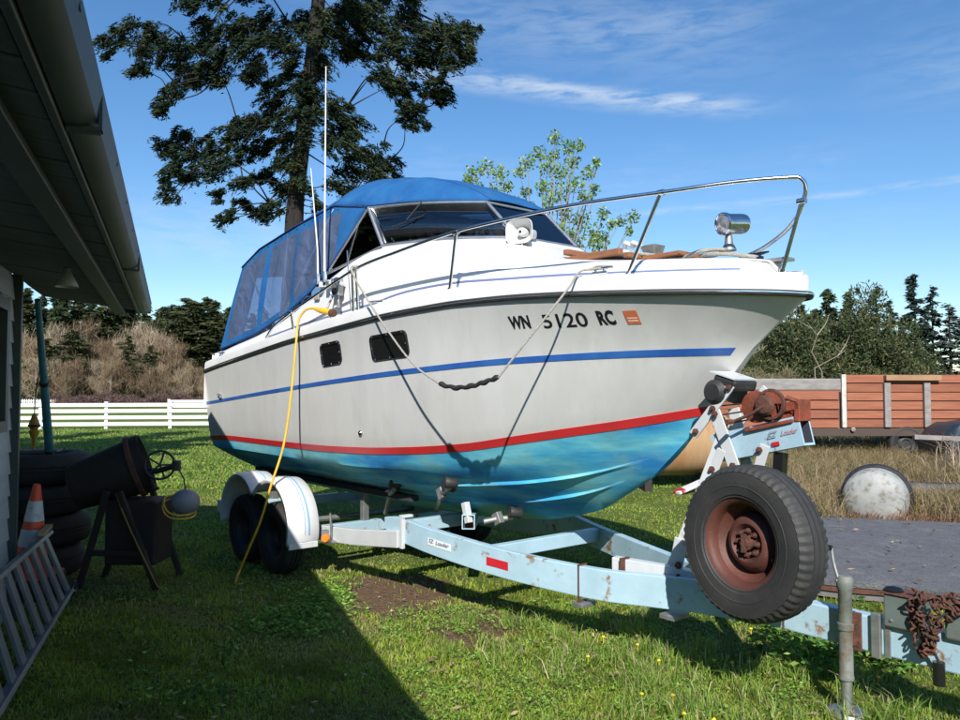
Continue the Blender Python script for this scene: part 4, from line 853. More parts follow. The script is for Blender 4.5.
for dz in (.0, -.045, .04): m = MB(); m.tube([(.2, .20 + dz, 1.50 + dz), (.46, .18, 1.46 + dz * 1.4), (.56, .1, 1.43 + dz)], .005, 6); m.build('winch_cable', cablem, wi)
m = MB()
for k in range(9):
    c_ = Vector((.44 + .015 * math.sin(k * 2), .20 + .02 * math.cos(k * 1.7), 1.38 + .018 * k - .09)); m.lathe([(.020 + .006 * math.cos(a), .006 * math.sin(a)) for a in np.linspace(0, 2 * math.pi, 7)[:-1]], 10, axis_mat(c_, (math.sin(k * 1.9), math.cos(k * 1.9), .3)), closed=True)
m.build('winch_chain', blk, wi, smooth=60)
for a, b_ in ((.25, .16), (.16, .13)): pass
word('EZ', (.105, .2585, 1.338), (.045, .2585, 1.352), (0, 0, 1), .035, grey_ink, 'beam_lettering', tr_, (0, .003, 0))
word('Loader', (.025, .2585, 1.358), (-.075, .2605, 1.380), (0, 0, 1), .030, mat('faded_red_lettering', (.45, .25, .28), .5), 'beam_lettering', tr_, (0, .003, 0))
m = MB(); m.box((.06, .2585, 1.31), (.045, .006, .022), Matrix.Rotation(.22, 3, 'Y')); T(m, 'reflector', redr)

# spare wheel bolted outboard of the rail
spc = w2b((1.345, 3.90, .855)); wa = Vector((-math.sin(rad(59)), -math.cos(rad(59)), .03)); sa = Vector((wa.dot(BU), wa.dot(BV), wa.z)).normalized()
swl, SM, sh_, sq_ = wheel(spc, sa, .382, .205, .213, 'spare_wheel', 112, tyrem, rustred, .06)
swl['label'] = 'spare wheel with rusty red rim mounted upright on the rail'
for k in range(8):
    a = 2 * math.pi * k / 8; P_ = SM @ Vector((.060 * math.cos(a), .060 * math.sin(a), sh_ * .11)); m = MB(); m.lathe([(.014, 0), (.014, .018), (.008, .019), (.008, .032), (0, .032)], 6, axis_mat(P_, sa)); m.build('lug_nut', rust, swl)
m = MB(); m.lathe([(.034, sh_ * .1), (.036, sh_ * .1 + .03), (.024, sh_ * .1 + .034), (.022, sh_ * .1 + .05), (0, sh_ * .1 + .05)], 20, SM); m.box(SM @ Vector((0, 0, sh_ * .1 + .045)), (.02, .02, .09)); m.build('hub', rust, swl, smooth=40)
m = MB(); m.tube([SM @ Vector((.165, -.06, sh_ * .15)), SM @ Vector((.160, -.055, sh_ * .45))], .006, 6); m.build('valve_stem', blk, swl)
m = MB(); m.tube([SM @ Vector((0, 0, .0)), SM @ Vector((0, 0, -.22)), (.12, .33, .80), (.14, .32, .46)], .025, 8); T(m, 'spare_carrier', galv)
# tongue jack
jk = empty('tongue_jack', (0, 0, 0)); jk.parent = tr_
js, jv = -.38, .40
jackm = mat('weathered_jack_paint', (.10, .125, .11), .6, col2=(.17, .19, .17), nscale=9, dirt=(.12, .08, .05), dscale=8, dlo=.52, dhi=.66, bump=.15)
m = MB(); m.lathe([(.0, .68), (.030, .68), (.040, .665), (.040, .62), (.033, .61), (.033, .45), (.039, .445), (.039, .415), (.033, .41), (.034, .19), (.037, .185), (.037, .17), (.0, .17)], 20, Matrix.Translation((js, jv, 0))); m.build('jack_tube', jackm, jk, smooth=40)
m = MB(); m.lathe([(.0, .2), (.026, .2), (.026, .03), (.03, .03), (.03, .015)], 18, Matrix.Translation((js, jv, 0))); m.lathe([(.0, .028), (.07, .026), (.088, .018), (.095, .0), (.0, .0)], 22, Matrix.Translation((js, jv, 0))); m.build('jack_foot', galv, jk, smooth=40)
m = MB(); m.tube([(js, jv, .655), (js + .03, jv + .03, .655)], .009, 8); m.tube(catmull([(js + .02, jv + .02, .655), (js + .045, jv + .02, .74), (js + .055, jv + .02, .812)], 4), .0085, 8); m.build('jack_crank', galv, jk, smooth=50)
m = MB(); m.tube([(js + .05, jv + .02, .812), (js + .10, jv + .03, .812), (js + .135, jv + .04, .81)], [.014, .016, .014], 10); m.build('crank_grip', blkgloss, jk, smooth=50)
m = MB(); m.box((js + .0, .345, .40), (.11, .02, .19)); m.box((js + .0, .37, .45), (.07, .06, .03)); m.box((js + .0, .37, .35), (.07, .06, .03)); m.build('jack_bracket', rust, jk, bevel=.004)
m = MB(); m.box((-.51, .352, .405), (.045, .03, .215)); m.box((-.56, .346, .405), (.03, .01, .20)); T(m, 'clamp_plate', galv, bevel=.004)
# actuator box, cap, chain, coupler
boxm = mat('olive_box_paint', (.13, .165, .15), .5, col2=(.10, .12, .11), nscale=8, dirt=(.17, .08, .05), dscale=7, dlo=.58, dhi=.7)
m = MB(); m.box((-.64, .31, .545), (.17, .13, .155)); T(m, 'brake_actuator_box', boxm, bevel=.006)
m = MB(); m.box((-.64, .31, .628), (.21, .15, .008)); T(m, 'box_lid', rust, bevel=.002)
m = MB(); m.lathe([(.045, .0), (.048, .008), (.035, .022), (.0, .026)], 20, Matrix.Translation((-.585, .33, .632))); T(m, 'filler_cap', blkgloss, smooth=50)
for dx, dz in ((-.05, -.045), (.05, -.045)): m = MB(); m.lathe([(.009, 0), (.007, .005), (0, .006)], 8, axis_mat((-.64 + dx, .376, .545 + dz), (0, 1, 0))); T(m, 'screw', galv)
ch = MB(); rnd = random.Random(3)
def link(c, ax, yaw):
    pts = []; R_ = axis_mat(c, ax, yaw)
    for k in range(13):
        a = 2 * math.pi * k / 12; pts.append(R_ @ Vector((.014 * math.cos(a), .026 * math.sin(a), 0)))
    ch.tube(pts, .0052, 6, cap=False)
pathc = catmull([(-.70, .36, .66), (-.74, .41, .60), (-.75, .41, .50), (-.74, .40, .42), (-.77, .41, .40), (-.79, .42, .50), (-.80, .42, .60), (-.84, .40, .67), (-.90, .38, .66), (-.86, .40, .62), (-.80, .42, .64), (-.72, .41, .64), (-.69, .39, .56), (-.70, .39, .46), (-.73, .40, .38), (-.78, .42, .46), (-.84, .42, .56), (-.92, .40, .62)], 4)
for i, p in enumerate(pathc): link(p + Vector([rnd.uniform(-.008, .008) for _ in range(3)]), (rnd.uniform(-1, 1), rnd.uniform(-.3, 1), rnd.uniform(-1, 1)), rnd.uniform(0, 3))
T(ch, 'safety_chain', rust, smooth=60)
m = MB(); m.box((-.92, .31, .54), (.20, .12, .15)); m.box((-1.1, .31, .50), (.3, .08, .10)); T(m, 'coupler', boxm, bevel=.012)
m = MB(); m.tube([(-.80, .385, .36), (-.80, .385, .255)], .026, 14); T(m, 'plug_cap', blkgloss, smooth=50)
m = MB(); m.tube(catmull([(-.80, .385, .36), (-.77, .40, .46), (-.80, .41, .55), (-.86, .39, .60)], 6), .007, 7); T(m, 'wiring_loop', blk)

# ------------------------------------------------------------------ things by the garage
def put(px_, y_, z=0): return (px_, y_, z)
tp = mat('dusty_black_rubber', (.022, .022, .024), .8, col2=(.035, .034, .033), nscale=5)
LAB = ['black truck tyre at the bottom of the stack by the garage', 'black truck tyre second from the bottom of the stack', 'black truck tyre third from the bottom of the stack', 'black truck tyre on top of the stack by the garage']
for k in range(4):
    cx, cy = -3.94 + (-.03, .02, 0, .035)[k], 6.95 + (0, .02, -.02, .0)[k]; R0, h = .43, .132
    prof = [(.23, -h * .75), (.26, -h * .95), (.33, -h), (.40, -h * .85), (.425, -h * .55), (.43, -h * .2), (.42, -h * .17), (.42, -h * .1), (.43, -h * .07), (.43, h * .07), (.42, h * .1), (.42, h * .17), (.43, h * .2), (.425, h * .55), (.40, h * .85), (.33, h), (.26, h * .95), (.23, h * .75), (.25, h * .5), (.25, -h * .5)]
    m = MB(); m.lathe(prof, 48, closed=True); o = m.build('truck_tyre', tp, None, smooth=50, loc=(cx, cy, .135 + k * .267)); tag(o, LAB[k], 'tyre', 'truck tyres stacked beside the garage')
m = MB(); m.box((0, 0, 0), (.55, .16, .02), Matrix.Rotation(.2, 3, 'Z')); o = m.build('board', mat('grey_board', (.22, .21, .20), .8, col2=(.16, .15, .14), nscale=9, stretch=(1, 8, 1)), None, bevel=.003, loc=(-4.0, 6.9, 1.083)); tag(o, 'short grey board lying on top of the tyre stack', 'board')
# traffic cone on a block
m = MB(); m.box((0, 0, .09), (.38, .38, .18)); o = m.build('wooden_block', mat('dark_wood', (.06, .045, .035), .85), None, bevel=.006, loc=(-3.50, 6.12, 0)); tag(o, 'dark wooden block under the leaning traffic cone', 'block')
cone = empty('traffic_cone', (-3.50, 6.12, .18), 0, 'orange traffic cone with two white bands tilted behind the ladder', 'cone'); cone.rotation_euler = (.05, .09, 0)
conem = mat('orange_cone', (.85, .10, .03), .5, col2=(.75, .09, .03), nscale=9); cw = mat('cone_band', (.62, .64, .64), .45, dirt=(.35, .35, .33), dscale=12)
def cr_(z): return .135 - (.135 - .028) * z / .70
m = MB(); m.lathe([(cr_(.02), .02), (cr_(.70), .70), (.024, .71), (.02, .70)], 32); m.build('cone_body', conem, cone, smooth=50)
m = MB(); m.box((0, 0, .012), (.36, .36, .024)); m.build('cone_base', conem, cone, bevel=.006)
for z0, z1 in ((.24, .37), (.43, .585)): m = MB(); m.lathe([(cr_(z0) + .0025, z0), (cr_(z1) + .0025, z1)], 32); m.build('reflective_band', cw, cone, smooth=60)
# ladder on its side against the wall
lad = empty('ladder', (0, 0, 0), GR, 'aluminium ladder with wide treads lying on its side along the garage wall', 'ladder')
lo0, lo1 = Vector((-.80, 3.0, .05)), Vector((-.72, 7.05, .05)); up0, up1 = Vector((-.92, 3.0, .62)), Vector((-.88, 6.93, .50))
alm = mat('dull_aluminium', (0.3, 0.312, 0.336), .45, .6, col2=(0.228, 0.24, 0.264), nscale=8)
for a, b_ in ((lo0, lo1), (up0, up1)): m = MB(); m.beam(a, b_, .028, .075, (.8, 0, .35)); m.build('side_rail', alm, lad, bevel=.004)
for k in range(14):
    f_ = (k + .35) / 14; a = lo0.lerp(lo1, f_); b_ = up0.lerp(up1, f_); m = MB(); m.beam(a, b_, .105, .024, (1, 0, .2)); m.build('tread', alm, lad, bevel=.003)
m = MB(); m.beam(up1 + Vector((.0, -.35, .05)), up1 + Vector((.0, .05, .05)), .05, .03); m.build('wooden_pad', mat('pale_wood', (.42, .30, .15), .8), lad, bevel=.004)
m = MB(); m.beam(lo1 + Vector((.02, -.15, -.02)), lo1 + Vector((.02, .05, -.02)), .045, .09); m.build('rubber_foot', blk, lad, bevel=.006)
m = MB(); m.beam((-.95, 5.5, .0), (-1.0, 5.45, 1.05), .06, .03, (1, 0, 0)); o = m.build('aluminium_post', alm, None, bevel=.003); o.rotation_euler = (0, 0, GR); tag(o, 'grey metal post leaning on the wall behind the ladder', 'post')
# leaning teal pole
pole = empty('leaning_pole', (-4.02, 7.5, 0), 0, 'slim teal pole with dark bands leaning on the garage corner', 'pole')
tealm = mat('teal_paint', (.06, .22, .27), .5, col2=(.04, .15, .20), nscale=8)
ptop = Vector((-3.36, 5.90, 2.30)) - Vector((-4.02, 7.5, 0))
m = MB(); m.tube([(0, 0, 0), ptop * .5, ptop], [.045, .036, .022], 14); m.build('pole_shaft', tealm, pole, smooth=50)
for f_ in (.47, .72): m = MB(); m.tube([ptop * f_, ptop * (f_ + .012)], [.044 - .012 * f_] * 2, 14); m.build('pole_band', blk, pole, smooth=50)
# yellow float on a cord
fl = empty('float', (-4.19, 7.35, 1.28), 0, 'small yellow float hanging on a cord beside the garage corner', 'float')
m = MB(); m.lathe([(0, .12), (.015, .115), (.03, .07), (.045, .03), (.05, 0), (.035, -.02), (.03, -.03), (.045, -.05), (.035, -.09), (.014, -.12), (.012, -.30), (0, -.30)], 18); m.build('float_body', mat('dull_yellow', (.45, .26, .03), .5, col2=(.3, .15, .02), nscale=12), fl, smooth=40)
m = MB(); m.tube([(0, 0, .11), (.004, 0, .30), (.12, -.12, .62)], .005, 6); m.build('float_cord', blk, fl)
m = MB(); m.lathe([(.052, -.004), (.055, .006), (.05, .014)], 18); m.build('float_ring', blk, fl)

# old mixer
mx_ = empty('cement_mixer', (-2.95, 6.6, 0), 0, 'dark old concrete mixer with tilted drum and hand wheel in the garage shade', 'mixer')
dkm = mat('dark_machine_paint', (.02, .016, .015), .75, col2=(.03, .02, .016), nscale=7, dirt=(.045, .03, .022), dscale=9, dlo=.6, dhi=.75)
dax = Vector((.93, .30, .34)).normalized()
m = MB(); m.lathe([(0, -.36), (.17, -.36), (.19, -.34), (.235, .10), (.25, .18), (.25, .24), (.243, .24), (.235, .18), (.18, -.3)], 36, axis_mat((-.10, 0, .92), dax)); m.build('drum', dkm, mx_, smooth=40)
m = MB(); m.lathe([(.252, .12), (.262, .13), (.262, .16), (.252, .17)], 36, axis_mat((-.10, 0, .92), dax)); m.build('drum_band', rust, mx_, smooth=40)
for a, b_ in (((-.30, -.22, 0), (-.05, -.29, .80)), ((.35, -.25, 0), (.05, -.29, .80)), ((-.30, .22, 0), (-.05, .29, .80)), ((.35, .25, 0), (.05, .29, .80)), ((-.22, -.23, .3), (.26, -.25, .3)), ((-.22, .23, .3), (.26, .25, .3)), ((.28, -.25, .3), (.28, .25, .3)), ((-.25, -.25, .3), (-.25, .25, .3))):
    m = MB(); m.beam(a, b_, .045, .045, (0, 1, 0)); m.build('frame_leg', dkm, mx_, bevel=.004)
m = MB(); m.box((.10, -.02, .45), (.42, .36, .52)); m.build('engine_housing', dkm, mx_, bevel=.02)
hw = empty('hand_wheel', (0, 0, 0)); hw.parent = mx_
hm_ = axis_mat((.32, -.16, 1.0), (.45, -.85, .2))
m = MB(); m.lathe([(.115 + .010 * math.cos(a), .010 * math.sin(a)) for a in np.linspace(0, 2 * math.pi, 9)[:-1]], 30, hm_, closed=True); m.build('wheel_ring', blk, hw, smooth=60)
for k in range(5): m = MB(); a = k * 1.2566; m.tube([hm_ @ Vector((0, 0, 0)), hm_ @ Vector((.112 * math.cos(a), .112 * math.sin(a), 0))], .008, 6); m.build('wheel_spoke', blk, hw)
m = MB(); m.tube([(.05, -.1, .97), (.3, -.18, .95), (.47, -.20, 1.0)], .022, 8); m.tube([(.47, -.20, .96), (.47, -.20, 1.04)], .035, 10); m.tube([(.22, -.15, .96), (.30, -.2, .80), (.33, -.2, .82)], .015, 6); m.build('tilt_lever', blk, mx_, smooth=50)
by = empty('buoy', (-2.41, 6.42, .70), 0, 'round grey buoy with yellow rope hanging from the mixer lever', 'buoy')
m = MB(); m.lathe([(.115 * math.sin(a), .105 * math.cos(a)) for a in np.linspace(.01, 3.13, 16)], 28); m.build('buoy_ball', mat('faded_grey_buoy', (.16, .17, .20), .6, col2=(.22, .22, .25), nscale=6), by, smooth=80)
m = MB(); m.tube([(0, 0, .1), (-.015, 0, .19), (-.06, -.02, .29)], .006, 6); m.build('hanging_cord', blk, by)
for q in (0, 1): m = MB(); Mx = axis_mat((-.04, -.02, -.02 - .03 * q), (.5, -.4, .8)); m.tube([Mx @ Vector(((.128 + .01 * q) * math.cos(a), (.125) * math.sin(a), .01 * math.sin(3 * a))) for a in np.linspace(0, 6.2, 30)], .007, 6); m.build('rope_coil', yel, by, smooth=60)
m = MB(); m.tube(catmull([(-2.95, 6.35, .78), (-2.80, 6.25, .55), (-2.68, 6.2, .36), (-2.6, 6.2, .20), (-2.55, 6.22, .08), (-2.5, 6.25, .02)], 8), .006, 6); o = m.build('yellow_rope', mat('dull_yellow_rope', (.25, .17, .03), .8), None, smooth=60); tag(o, 'thin yellow rope trailing from the mixer to the grass', 'rope')

# ------------------------------------------------------------------ right side yard
slabm = mat('grey_roofing_felt', (0.0892, 0.0918, 0.1), .85, col2=(0.145, 0.145, 0.153), nscale=9, lo=.3, hi=.7, detail=9, dirt=(0.204, 0.196, 0.187), dscale=3.5, dlo=.55, dhi=.75, bump=.9, bscale=45, coord='Generated' if False else 'Object')
def slabz(u, v): return .17 + .015 * math.sin(u * 9 + v * 3) + .012 * math.sin(v * 5)
SA, SBp, SC_, SDp = Vector((2.05, 6.35, 0)), Vector((4.9, 5.15, 0)), Vector((7.6, 7.4, 0)), Vector((3.3, 9.6, 0))
m = MB(); rows = []
for j in range(17):
    v = j / 16; rows.append([(SA.lerp(SBp, i / 24)).lerp(SDp.lerp(SC_, i / 24), v) + Vector((0, .05 * math.sin(i * .8) * (1 - v), slabz(i / 24, v) - (.02 if j == 0 else 0))) for i in range(25)])
m.grid(rows); fr_ = rows[0]; m.grid([[p - Vector((0, -.01, .045)) for p in fr_], fr_]); m.grid([[r_[0] - Vector((0, 0, .045)) for r_ in rows], [r_[0] for r_ in rows]])
sbd = empty('felt_covered_deck', (0, 0, 0), 0, 'low platform covered with dark grey roofing felt lying behind the trailer tongue', 'platform'); m.build('felt_sheet', slabm, sbd, smooth=50)
m = MB(); P_ = [p - Vector((0, -.03, .052)) for p in fr_]; m.pathbeam(P_, .03, .035); m.build('rusty_edge', rust, sbd)
m = MB(); m.pathbeam([p - Vector((0, -.05, .09)) for p in fr_], .02, .05); m.build('deck_edge', mat('grey_timber', (.16, .15, .15), .85, col2=(.11, .10, .10), nscale=9), sbd)
m = MB(); c4 = [SA, SBp, SC_, SDp]; m.add([p + Vector((0, 0, 0)) for p in [SA + Vector((.15, .15, 0)), SBp + Vector((0, .15, 0)), SC_ + Vector((-.1, -.1, 0)), SDp + Vector((.1, -.1, 0))]] + [p + Vector((0, 0, .10)) for p in [SA + Vector((.15, .15, 0)), SBp + Vector((0, .15, 0)), SC_ + Vector((-.1, -.1, 0)), SDp + Vector((.1, -.1, 0))]], [(0, 1, 5, 4), (1, 2, 6, 5), (2, 3, 7, 6), (3, 0, 4, 7)]); m.build('deck_frame', mat('dark_timber', (.05, .045, .04), .9), sbd)
m = MB(); rows = [[(6.1 + i * .35 + j * .1, 11.2 + j * .5 - i * .02, .20 + .02 * math.sin(i + j)) for i in range(14)] for j in range(3)]; m.grid(rows); m.grid([[(q[0], q[1], .08) for q in rows[0]], rows[0]]); o = m.build('felt_board', slabm, None, smooth=40, solid=.03); tag(o, 'narrow grey felt sheet lying in the dry grass behind the pale drum', 'sheet')
# pale drum
dr = empty('drum', (5.02, 10.0, .21), 0, 'pale galvanised drum with dark open back lying tilted in the dry grass', 'drum')
dmx = axis_mat((0, 0, 0), Vector((-.50, -.80, -.06)))
drm = mat('weathered_zinc', (0.34, 0.348, 0.332), .6, .0, col2=(0.255, 0.264, 0.255), nscale=4, dirt=(0.145, 0.119, 0.085), dscale=9, dlo=.50, dhi=.66, bump=.15)
m = MB(); m.lathe([(0, .10), (.14, .092), (.26, .06), (.34, .02), (.38, -.03), (.39, -.08), (.39, -.36)], 40, dmx); m.build('drum_shell', drm, dr, smooth=50)
m = MB(); m.lathe([(.391, -.26), (.402, -.27), (.402, -.28), (.391, -.29)], 40, dmx); m.lathe([(.392, -.30), (.415, -.305), (.43, -.34), (.42, -.42), (.30, -.42)], 40, dmx); m.build('drum_rim', blk, dr, smooth=50)
# fuel tank
tk = empty('steel_tank', (4.2, 13.2, 0), 0, 'large tan steel tank with orange rust streaks lying beyond the bow', 'tank')
tkm = mat('rust_streaked_cream_paint', (.38, .27, .15), .6, col2=(.33, .17, .07), nscale=1.6, dirt=(.28, .12, .05), dscale=5, dlo=.58, dhi=.75, stretch=(3, 1, .6), bump=.05)
tmx = axis_mat((-.98, 0, .74), Vector((1, .18, 0)))
m = MB(); m.lathe([(0, -1.05), (.28, -1.02), (.46, -.95), (.54, -.84), (.54, .84), (.46, .95), (.28, 1.02), (0, 1.05)], 44, tmx); m.build('tank_shell', tkm, tk, smooth=50)
for x_ in (-1.5, -.5): m = MB(); m.box((x_, .16 * x_, .14), (.12, .8, .28)); m.build('cradle', dkm, tk, bevel=.01)
m = MB(); m.beam((3.05, 12.2, .03), (3.75, 12.6, .24), .16, .05); o = m.build('red_board', mat('red_white_board', (.35, .02, .03), .5, col2=(.6, .6, .6), nscale=1.3, lo=.48, hi=.5), None, bevel=.01); tag(o, 'short red and white painted board in the grass below the tan tank', 'board')

# wooden stake-side wagon
wg = empty('farm_wagon', (0, 17.8, 0), 0, 'old wagon with faded red horizontal plank sides behind the dry grass', 'wagon')
plk = mat('faded_red_plank', (0.264, 0.092, 0.048), .8, col2=(0.2, 0.068, 0.036), nscale=3, stretch=(.5, 3, 6), dirt=(0.32, 0.208, 0.144), dscale=5, dlo=.6, dhi=.8)
plk2 = mat('faded_red_plank_light', (0.32, 0.12, 0.064), .8, col2=(0.24, 0.08, 0.044), nscale=3, stretch=(.5, 3, 6))
gryw = mat('silver_grey_timber', (0.272, 0.256, 0.24), .85, col2=(0.192, 0.176, 0.168), nscale=4, stretch=(1, 2, 3), bump=.3)
brn = mat('brown_timber', (.33, .20, .11), .8, col2=(.25, .15, .08), nscale=5)
k_ = 17.8 / 780
def wx(px): return (px - 480) * k_
def wz(py): return 1.6 - (py - 392) * k_
z0 = wz(429)
for i in range(4):   # low left part
    m = MB(); m.box(((wx(738) + wx(838)) / 2 + random.uniform(-.02, .02), random.uniform(-.006, .006), wz(427 - 9.3 * i) + .08), (wx(838) - wx(738), .04, .185)); m.build('plank', random.choice([plk, plk2]), wg, bevel=.004)
for i in range(6):
    m = MB(); m.box(((wx(846) + wx(1010)) / 2, random.uniform(-.006, .006), wz(427 - 8.9 * i) + .085), (wx(1010) - wx(846), .04, .180)); m.build('plank', random.choice([plk, plk2]), wg, bevel=.004)
m = MB(); m.box((wx(842), -.06, (wz(427) + wz(374.5)) / 2), (.10, .07, wz(374.5) - wz(427))); m.build('stake', mat('white_weathered_paint', (.62, .58, .52), .7, col2=(.4, .36, .32), nscale=8), wg, bevel=.004)
for px in (885, 924.5): m = MB(); m.box((wx(px), -.07, (wz(427) + wz(383)) / 2), (.14, .08, wz(383) - wz(427))); m.build('stake', gryw, wg, bevel=.006)
m = MB(); m.box(((wx(883) + wx(938)) / 2, -.09, wz(378)), (wx(938) - wx(883), .12, .12)); m.build('top_rail', brn, wg, bevel=.006)
m = MB(); m.box(((wx(752) + wx(840)) / 2, .10, wz(384.5)), (wx(840) - wx(740), .26, .27)); m.build('grey_beam', gryw, wg, bevel=.03)
m = MB(); m.box(((wx(741) + wx(1009)) / 2, .045, (wz(427) + wz(392)) / 2), (wx(1009) - wx(741), .02, wz(392) - wz(427))); m.box(((wx(846) + wx(1009)) / 2, .045, wz(384)), (wx(1009) - wx(846), .02, .34)); m.build('gap_shade_sheet', D.materials['dark_wood'], wg)  # dark sheet added behind the planks so the gaps read as shade
m = MB(); m.box(((wx(752) + wx(1010)) / 2, .2, wz(432)), (wx(1010) - wx(740), .5, .18)); m.build('wagon_frame', mat('dark_timber_frame', (.07, .05, .04), .9), wg, bevel=.01)
m = MB(); m.box(((wx(752) + wx(1010)) / 2, 1.2, wz(428)), (wx(1010) - wx(740), 2.3, .06)); m.build('wagon_bed', gryw, wg)
for i in range(5): m = MB(); m.box(((wx(740) + wx(1010)) / 2, 2.35, wz(427 - 8.0 * i) + .085), (wx(1010) - wx(740), .04, .17)); m.build('plank', plk, wg, bevel=.004)
for (px, rr) in ((905, .40), (768, .38)):
    o, Mx_, h__, q__ = wheel((wx(px), .05, .42), (0, -1, 0), rr, .2, rr * .62, 'wagon_wheel', 24, tyredk, dkrim, .02, wg, False)
m = MB(); m.lathe([(.05, 0), (.05, .02), (.02, .03), (0, .03)], 12, axis_mat((wx(850), -.10, wz(429)), (0, -1, 0))); m.build('end_cap', gryw, wg)
# dark tarp covered car-like mound at right
cv = empty('dark_vehicle', (10.55, 16.3, 0), 0, 'dark teal vehicle body with rounded roof in front of the wagon at the right edge', 'car')
vm = mat('dark_teal_paint', (.012, .022, .035), .38, col2=(.02, .035, .045), nscale=3); 
m = MB(); prof = [(-1.5, .45), (-1.56, .75), (-1.52, .95), (-1.38, 1.16), (-1.05, 1.34), (-.4, 1.45), (.6, 1.45), (1.1, 1.3), (1.4, 1.0), (1.9, .9), (2.0, .5)]
rows = []
for y_, cap in ((-.74, .46), (-.77, .70), (-.75, .92), (-.70, .99), (-.60, 1.34), (-.3, 1.45), (.3, 1.45), (.6, 1.34), (.70, .99), (.75, .9)):
    rows.append([(x_, y_, min(z, cap)) for x_, z in prof])
m.grid(rows); m.build('car_body', vm, cv, smooth=50)
m = MB(); m.grid([[(-.95, -.73, .98), (-.6, -.66, 1.20), (.9, -.66, 1.22), (1.2, -.73, 1.0)], [(-.95, -.75, .95), (-.6, -.75, .95), (.9, -.75, .95), (1.2, -.75, .95)]]); m.build('side_window', blkgloss, cv)
m = MB(); m.box((.2, -.76, .86), (3.2, .02, .018)); m.build('chrome_strip', alu, cv); cv.scale = (.72, .8, .72)
m = MB(); m.box((.2, 0, .40), (3.3, 1.3, .3)); m.build('chassis', blk, cv)
for x_ in (-1.0, 1.4): wheel((x_, -.62, .33), (0, -1, 0), .33, .2, .2, 'car_wheel', 24, tyredk, dkrim, .02, cv, False)
# timber and rubble in front
for i, (a, b_) in enumerate((((8.2, 14.8, .75), (11.5, 14.6, .62)), ((8.6, 14.3, .12), (11.5, 13.9, .16)), ((7.4, 14.9, .10), (9.6, 14.7, .22)))):
    m = MB(); m.beam(a, b_, .10, .09); o = m.build('timber_pole', brn if i else gryw, None, bevel=.01); tag(o, ('long grey pole resting level across the dry grass near the dark vehicle', 'brown timber on the ground below the long grey pole', 'short weathered timber left of the brush heap')[i], 'timber')

# ------------------------------------------------------------------ fences
fwm = mat('white_fence_paint', (.74, .74, .72), .6, col2=(.66, .66, .64), nscale=2, dirt=(.4, .4, .36), dscale=6, dlo=.64, dhi=.8)
def board_fence(name, label, pts, step, zs_, bh, ph):
    fe = empty(name, pts[0], 0, label, 'fence'); o0 = Vector(pts[0])
    for a, b_ in zip(pts[:-1], pts[1:]):
        a = Vector(a) - o0; b_ = Vector(b_) - o0; L = (b_ - a).length; n = max(1, round(L / step)); d = (b_ - a) / n
        for k in range(n + 1):
            p = a + d * k; mm = MB(); mm.box((p.x, p.y, ph / 2), (.14, .14, ph)); mm.box((p.x, p.y, ph + .015), (.17, .17, .03)); mm.build('post', fwm, fe)
            if k < n:
                for z_ in zs_:
                    mm = MB(); mm.beam(p + Vector((.075, -.09, z_)), p + d + Vector((-.003 + .07, -.09, z_ + random.uniform(-.008, .008))), .03, bh); mm.build('rail', fwm, fe)
board_fence('rail_fence', 'near white four-board fence crossing the lawn behind the boat stern', [(-24.0, 32.6, 0), (-11.0, 34.8, 0), (-3.5, 36.0, 0)], 2.44, (.22, .50, .78, 1.04), .155, 1.15)
board_fence('rail_fence', 'white board fence farther back, showing above the near fence beside the boat stern', [(-18.5, 46.5, 0), (-9, 47.5, 0)], 2.44, (.75, 1.05), .15, 1.15)
pf = empty('picket_fence', (-46, 85, 0), 0, 'distant low white picket fence at the field edge by the garage corner', 'fence')
pk = None
for k in range(62):
    if k in (36, 37): continue
    if pk is None: mm = MB(); mm.box((0, 0, .42), (.13, .03, .78)); pk = mm.build('picket', fwm, pf); o = pk
    else: o = pk.copy(); C.objects.link(o); o.parent = pf
    o.location = (-5 + k * .24, 0, .5 * 0)
for z_ in (.25, .62): mm = MB(); mm.box((2.4, .05, z_), (15, .04, .08)); mm.build('rail', fwm, pf)
mm = MB(); mm.box((9.9, 0, .45), (.14, .14, .9)); mm.build('post', blk, pf)

# ------------------------------------------------------------------ vegetation
rng = np.random.default_rng(5)
leafm = attr_mat('foliage', .6, .25, .25); needlem = attr_mat('conifer_foliage', .7, .15, .0)
barkm = mat('fir_bark', (.026, .021, .018), .95, col2=(.011, .010, .009), nscale=3, stretch=(6, 6, 1), bump=.8, bscale=12)
barkg = mat('grey_bark', (.28, .25, .20), .9, col2=(.17, .145, .115), nscale=3)
def rand_dirs(n): v = rng.normal(size=(n, 3)); return v / np.linalg.norm(v, axis=1)[:, None]
def spray(cent, dirs, L, Wd, cols, name, mt, quad=True):
    """one pointed leaf/needle spray (two triangles folded) per centre"""
    n = len(cent); up = rand_dirs(n); sd = np.cross(dirs, up); sd /= np.linalg.norm(sd, axis=1)[:, None] + 1e-9
    L = np.broadcast_to(L, n)[:, None]; Wd = np.broadcast_to(Wd, n)[:, None]
    a = cent - dirs * L / 2; b_ = cent + sd * Wd / 2; c_ = cent + dirs * L / 2; d = cent - sd * Wd / 2
    V = np.stack([a, b_, c_, d], 1).reshape(-1, 3); Fc = np.arange(n * 4)
    return raw_mesh(name, V, Fc, 4, np.repeat(cols, 4, 0), [mt])
def var_cols(n, base, v=.25, alt=None, pa=.2):
    c_ = np.array(base)[None, :] * (1 + rng.uniform(-v, v, (n, 1)))
    if alt is not None: k = rng.random(n) < pa; c_[k] = np.array(alt)[None, :] * (1 + rng.uniform(-v, v, (k.sum(), 1)))
    return c_
